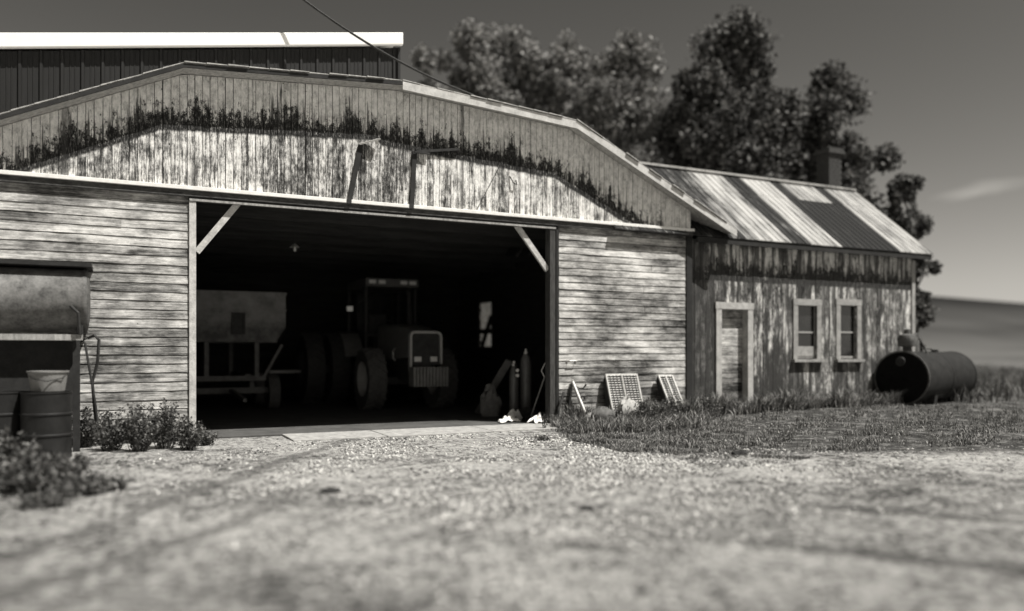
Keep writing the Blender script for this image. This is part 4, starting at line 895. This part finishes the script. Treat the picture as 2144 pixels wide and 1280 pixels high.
def poly_pts(poly, n, rs=rng, clump=.0):      # random ground points inside a ground polygon
    P_ = np.array(poly); lo, hi = P_.min(0), P_.max(0); out = []
    cnt = 0
    while cnt < n:
        q_ = rs.uniform(lo, hi, (n*2, 2)); ins = np.zeros(len(q_), bool); j = len(P_)-1
        for i in range(len(P_)):
            c_ = ((P_[i, 1] > q_[:, 1]) != (P_[j, 1] > q_[:, 1])) & (q_[:, 0] < (P_[j, 0]-P_[i, 0])*(q_[:, 1]-P_[i, 1])/(P_[j, 1]-P_[i, 1]+1e-9)+P_[i, 0]); ins ^= c_; j = i
        q_ = q_[ins]
        if clump:
            v = np.sin(q_[:, 0]*3.1+1)*np.sin(q_[:, 1]*4.3+q_[:, 0])+.6*np.sin(q_[:, 0]*9.1)*np.sin(q_[:, 1]*11.3+2); q_ = q_[v+rs.uniform(-1, 1, len(v)) > clump-1]
        out.append(q_); cnt += len(q_)
    return np.concatenate(out)[:n]
def gp(*pp): return [tuple(G(a, b).xy) for a, b in pp]
def merge(name, parts, mat, kind='stuff'):
    V = np.concatenate([p[0] for p in parts]); off = 0; F = []; r = np.concatenate([p[2] for p in parts])
    for p in parts: F.append(p[1]+off); off += len(p[0])
    return tag(np_mesh(name, V, np.concatenate(F), mat, r), None, None, kind=kind)
tall = [(7.75, -.85), (8.3, -1.0), (10, -1.0), (12.5, -.9), (18.5, -.5), (18.5, .12), (11, .1), (10.95, -.08), (7.75, -.08)]
parts = [blades('g', poly_pts(tall, 16000, clump=1.1), .38, .008, None, bend=.7), blades('g', poly_pts([(7.8, -.5), (10.9, -.6), (10.9, -.1), (7.8, -.1)], 2600, clump=.7), .36, .007, None, bend=.8)]
short = gp((1150, 896), (1200, 925), (1300, 946), (1420, 952), (1600, 940), (1780, 948), (2144, 930), (2144, 868), (1900, 858), (1460, 872))
near = gp((1150, 893), (1200, 922), (1300, 944), (1420, 950), (1560, 934), (1560, 890), (1440, 880))
parts += [blades('g', poly_pts(short, 1500, clump=1.5), .22, .004, None, bend=.4)]
parts += [blades('g', poly_pts(short, 30000, clump=1.65), .07, .006, None, bend=.9), blades('g', poly_pts(near, 34000, clump=1.25), .085, .0045, None, bend=.9), blades('g', poly_pts(gp((1150, 890), (1190, 908), (1460, 905), (1500, 880), (1440, 876)), 12000, clump=1.0), .24, .0055, None, bend=.9)]
go = merge('grass', parts, M_grass); go['label'] = 'dark tufted grass growing along the foot of the right wall'; go['category'] = 'grass'
fl = blades('g', poly_pts([(18.8, -1), (40, -1), (60, 30), (20, 30)], 26000, clump=.4), .5, .02, None, bend=.6)
fo = merge('field_grass', [fl], M_dry); fo['label'] = 'dry field grass beyond the fuel tank below the hill'; fo['category'] = 'grass'
# scattered pale and dark tufts on the gravel
tf = blades('g', poly_pts(gp((1480, 985), (1700, 960), (1560, 940), (1440, 955)), 2600, clump=1.3), .05, .006, None, bend=1.)
tg_ = blades('g', poly_pts(gp((1900, 905), (2140, 905), (2140, 890), (1900, 893)), 900), .05, .008, None, bend=1.)
t3 = merge('grass_tufts', [tf, tg_], M_weed); t3['label'] = 'small dark grass tufts at the edge of the gravel'; t3['category'] = 'grass'

def weed(px, py, h, wd, n, seed, label, group, kind='weed', upright=.8, mat=None, ls=.045):
    rs = np.random.default_rng(seed); b = G(px, py); o = thing(kind, label, 'weed', (b.x, b.y, gh(b.x, b.y)), group); st = MB(); C_ = []
    for k in range(n):
        a_ = rs.uniform(0, 6.28); sp = wd*rs.uniform(.1, 1); hh_ = h*rs.uniform(.5, 1.1)*(1-.3*sp/wd)
        r0 = Vector((b.x+sp*.35*math.cos(a_), b.y+sp*.35*math.sin(a_), -.02)); tp = Vector((b.x+sp*math.cos(a_), b.y+sp*math.sin(a_), hh_)); md_ = r0.lerp(tp, .5)+Vector((0, 0, hh_*.12))
        st.tube([r0, md_, tp], [.006, .004, .002], 4)
        m = int(34*upright)
        for i in range(m):
            t = rs.uniform(.12, 1.02); p = r0.lerp(tp, t)+Vector((0, 0, hh_*.24*t*(1-t)*2)); C_.append((p.x+rs.normal()*.028, p.y+rs.normal()*.028, p.z+rs.normal()*.02))
    st.build('stems', M_weed, o); leaves('foliage', np.array(C_), ls, mat or M_weed, o, rs)
    return o
gl = 'weeds growing along the foot of the left wall'
for i, (px, py, h, wd, nn, lb) in enumerate([(178, 935, .42, .26, 34, 'leafy weed at the foot of the left wall beside the bent rods'), (235, 942, .46, .30, 40, 'bushy weed at the foot of the left wall, right of the bent rods'), (290, 945, .55, .30, 46, 'tall bushy weed under the middle of the left wall'),
      (345, 938, .58, .28, 46, 'tallest weed near the left door post'), (395, 940, .34, .26, 34, 'low weed at the foot of the left door post'), (425, 930, .16, .24, 24, 'flat weed spreading in front of the left door post')]):
    weed(px, py, h*1.35, wd*1.15, int(nn*1.3), 50+i, lb, gl)
for i, (px, py, h, wd, nn, lb) in enumerate([(60, 1030, .32, .34, 40, 'big blurred weed clump at the left edge in front of the barrels'), (120, 1010, .26, .26, 34, 'weed clump in front of the barrel with the tub'), (165, 1035, .17, .22, 26, 'low weed at the right side of the barrel weeds'), (225, 1022, .07, .14, 16, 'small flat weed patch alone on the gravel at left'), (5, 1000, .4, .3, 36, 'weed clump cut by the left edge of the picture'), (90, 1058, .08, .25, 20, 'flat weed mat nearest the camera at left')]):
    weed(px, py, h*1.3, wd*1.3, int(nn*1.6), 70+i, lb, 'weeds in front of the barrels', ls=.055)
weed(1236, 888, .72, .14, 5, 91, 'thin tall weed stalk against the siding between pipe and sieve panel', 'weeds by the right wall', upright=.35, ls=.03)
weed(1140, 898, .30, .10, 7, 92, 'wispy weed growing at the foot of the right door post', 'weeds by the right wall', upright=.4, ls=.03)
weed(1135, 922, .07, .12, 12, 93, 'small pale weed tuft in the gravel just below the slab end', 'weeds by the right wall', ls=.03, mat=M_dry)
for i, (px, py, h, wd, lb) in enumerate([(1480, 882, .35, .3, 'dark weed between the barn corner and the outbuilding door'), (1590, 876, .30, .3, 'dark weed right of the outbuilding door'), (1650, 873, .25, .3, 'low weed under the left narrow window'), (1405, 887, .38, .3, 'dark weed at the foot of the narrower sieve panel'), (1350, 890, .35, .3, 'dark weed between the two sieve panels')]):
    weed(px, py, h*1.5, wd*1.2, 50, 100+i, lb, 'weeds by the right wall')
tree(1385, 225, 190, 36, 'low pale tree right of the bushy pale tree', 35, nl=12000, zb=2.5)
tree(1620, 300, 130, 37, 'lowest pale tree just above the outbuilding ridge', 36, nl=7000, zb=2.5, lobes=20)
# shrub beyond the right corner
tree(1916, 528, 42, 23, 'thin leafy sapling just behind the right corner of the outbuilding', 33, M_leafd, nl=2600, zb=.8, lobes=14, name='sapling', ls=.12)

# gravel stones where the lens is sharp
def pebbles():
    n = 120000; u = rng.uniform(0, 1, n); Zd = 4.2+11.0*u**.8; lq = rng.normal(.03, .24, n); lat = lq*Zd
    x = FW.x*Zd+RT.x*lat; y = -D+FW.y*Zd+RT.y*lat; ok = (y < -.93) & ~((x > 8.4) & (y > -2.2+.1*(x-8.4))) & ~((x < 1.3) & (y > -1.5))
    for (a_, b_) in ((G(20, 1158), G(745, 915)), (G(10, 1245), G(520, 1080))):      # packed wheel tracks stay nearly free of loose stones
        L = math.hypot(b_.x-a_.x, b_.y-a_.y); dd_ = np.abs((x-a_.x)*(-(b_.y-a_.y)/L)+(y-a_.y)*((b_.x-a_.x)/L)); ok &= (dd_ > .30) | (rng.uniform(0, 1, n) < .15)
    patch = np.sin(x*1.9+np.sin(y*1.3)*1.5)*np.sin(y*2.3+x*.7)+.5*np.sin(x*5.3+1)*np.sin(y*4.7); ok &= patch+rng.uniform(-1, 1, n) > .1
    ok &= (Zd > 6) | (rng.uniform(0, 1, n) < .5)
    x, y = x[ok], y[ok]; n = len(x)
    P_ = np.array(short); ins = np.zeros(n, bool); jj = len(P_)-1
    for i in range(len(P_)):
        ins ^= ((P_[i, 1] > y) != (P_[jj, 1] > y)) & (x < (P_[jj, 0]-P_[i, 0])*(y-P_[i, 1])/(P_[jj, 1]-P_[i, 1]+1e-9)+P_[i, 0]); jj = i
    ok = ~ins | (rng.uniform(0, 1, n) < .06); x, y = x[ok], y[ok]; n = len(x)
    s = .004+.016*rng.uniform(0, 1, n)**3*(1+.4*rng.uniform(0, 1, n)); z = np.array([gh(a, b) for a, b in zip(x, y)])
    o8 = np.array([(1,0,0),(-1,0,0),(0,1,0),(0,-1,0),(0,0,1),(0,0,-1)]); f8 = np.array([(0,2,4),(2,1,4),(1,3,4),(3,0,4),(2,0,5),(1,2,5),(3,1,5),(0,3,5)])
    j = rng.uniform(.6, 1.25, (n, 6, 1)); V = o8[None]*j*s[:, None, None]*np.array([1.2, 1.0, .75]); th_ = rng.uniform(0, 6.28, n); c_, s_ = np.cos(th_)[:, None], np.sin(th_)[:, None]
    Vx = V[..., 0]*c_-V[..., 1]*s_; Vy = V[..., 0]*s_+V[..., 1]*c_; V = np.stack([Vx+x[:, None], Vy+y[:, None], V[..., 2]+(z+s*.25)[:, None]], -1)
    F = (f8[None]+(np.arange(n)*6)[:, None, None]).reshape(-1, 3)
    m = N('gravel_stones'); m.fin(m.ramp(m.rnd(), [(0, .02), (.35, .30), (1., .78)]), .9, 0, .15)
    o = np_mesh('gravel', V.reshape(-1, 3), F, m.m, np.repeat(rng.uniform(0, 1, n), 6)); tag(o, 'loose gravel stones strewn over the yard in front of the barn', 'gravel', kind='stuff')
pebbles()
sp_n = 900; u = rng.uniform(0, 1, sp_n); Zd = 4.2+9.5*u; lat = rng.uniform(-.62, .62, sp_n)*Zd
xs_, ys_ = FW.x*Zd+RT.x*lat, -D+FW.y*Zd+RT.y*lat; ok = ys_ < -1.2; xs_, ys_ = xs_[ok], ys_[ok]
reps = rng.integers(2, 22, len(xs_)); cx_ = np.repeat(xs_, reps); cy_ = np.repeat(ys_, reps); spr = np.repeat(rng.uniform(.01, .05, len(xs_)), reps)
pts_ = np.stack([cx_+rng.normal(size=len(cx_))*spr, cy_+rng.normal(size=len(cx_))*spr], 1)
pts_ = np.array([p for p in pts_ if p[1] < -1]); t4 = merge('ground_litter', [blades('g', pts_, .022, .005, None, bend=1.8)], leafmat('litter', .02, .12, .0)); t4['label'] = 'dark specks of litter and sprouts over the gravel yard'; t4['category'] = 'litter'
# straws and twigs on the gravel
for i, (a, b, c, lb) in enumerate([((905, 1038), (1010, 1022), (1152, 1011), 'longest pale straw lying across the gravel in the middle of the yard'), ((985, 1030), (1012, 1026), (1035, 1018), 'short pale straw crossing the longest one'), ((800, 988), (845, 978), (880, 975), 'pale bent straw on the gravel left of the centre'), ((860, 978), (866, 990), (878, 1000), 'short dark twig on the gravel left of the centre'), ((1240, 1026), (1270, 1024), (1300, 1020), 'thin dark twig on the gravel right of the centre'), ((780, 1004), (850, 1002), (930, 999), 'faint straight straw on the gravel left of the longest one')]):
    pts = [G(*q_) for q_ in (a, b, c)]; pts = [Vector((p.x, p.y, gh(p.x, p.y)+.012+.006*k)) for k, p in enumerate(pts)]
    tag(MB().tube(pts, .0055, 5).build('straw' if i not in (3, 4) else 'twig', M_brace if i not in (3, 4) else M_iron), lb, 'straw' if i not in (3, 4) else 'twig')
for i, (px, py, s_, lb) in enumerate([(1227, 1068, .05, 'dark clod on the gravel right of the centre'), (692, 1030, .06, 'dark clod on the gravel left of the straws'), (1550, 952, .08, 'dark clod among the tufts at the gravel edge'), (1343, 1240, .03, 'dark clod at the bottom of the yard'), (1072, 1063, .035, 'small dark clod at the centre of the yard')]):
    q = G(px, py); v_, f_ = lump((q.x, q.y, s_*.2), s_*1.5, s_, s_*.5, 200+i); tag(MB().add(v_, f_).build('clod', M_black, smooth=True), lb, 'clod')
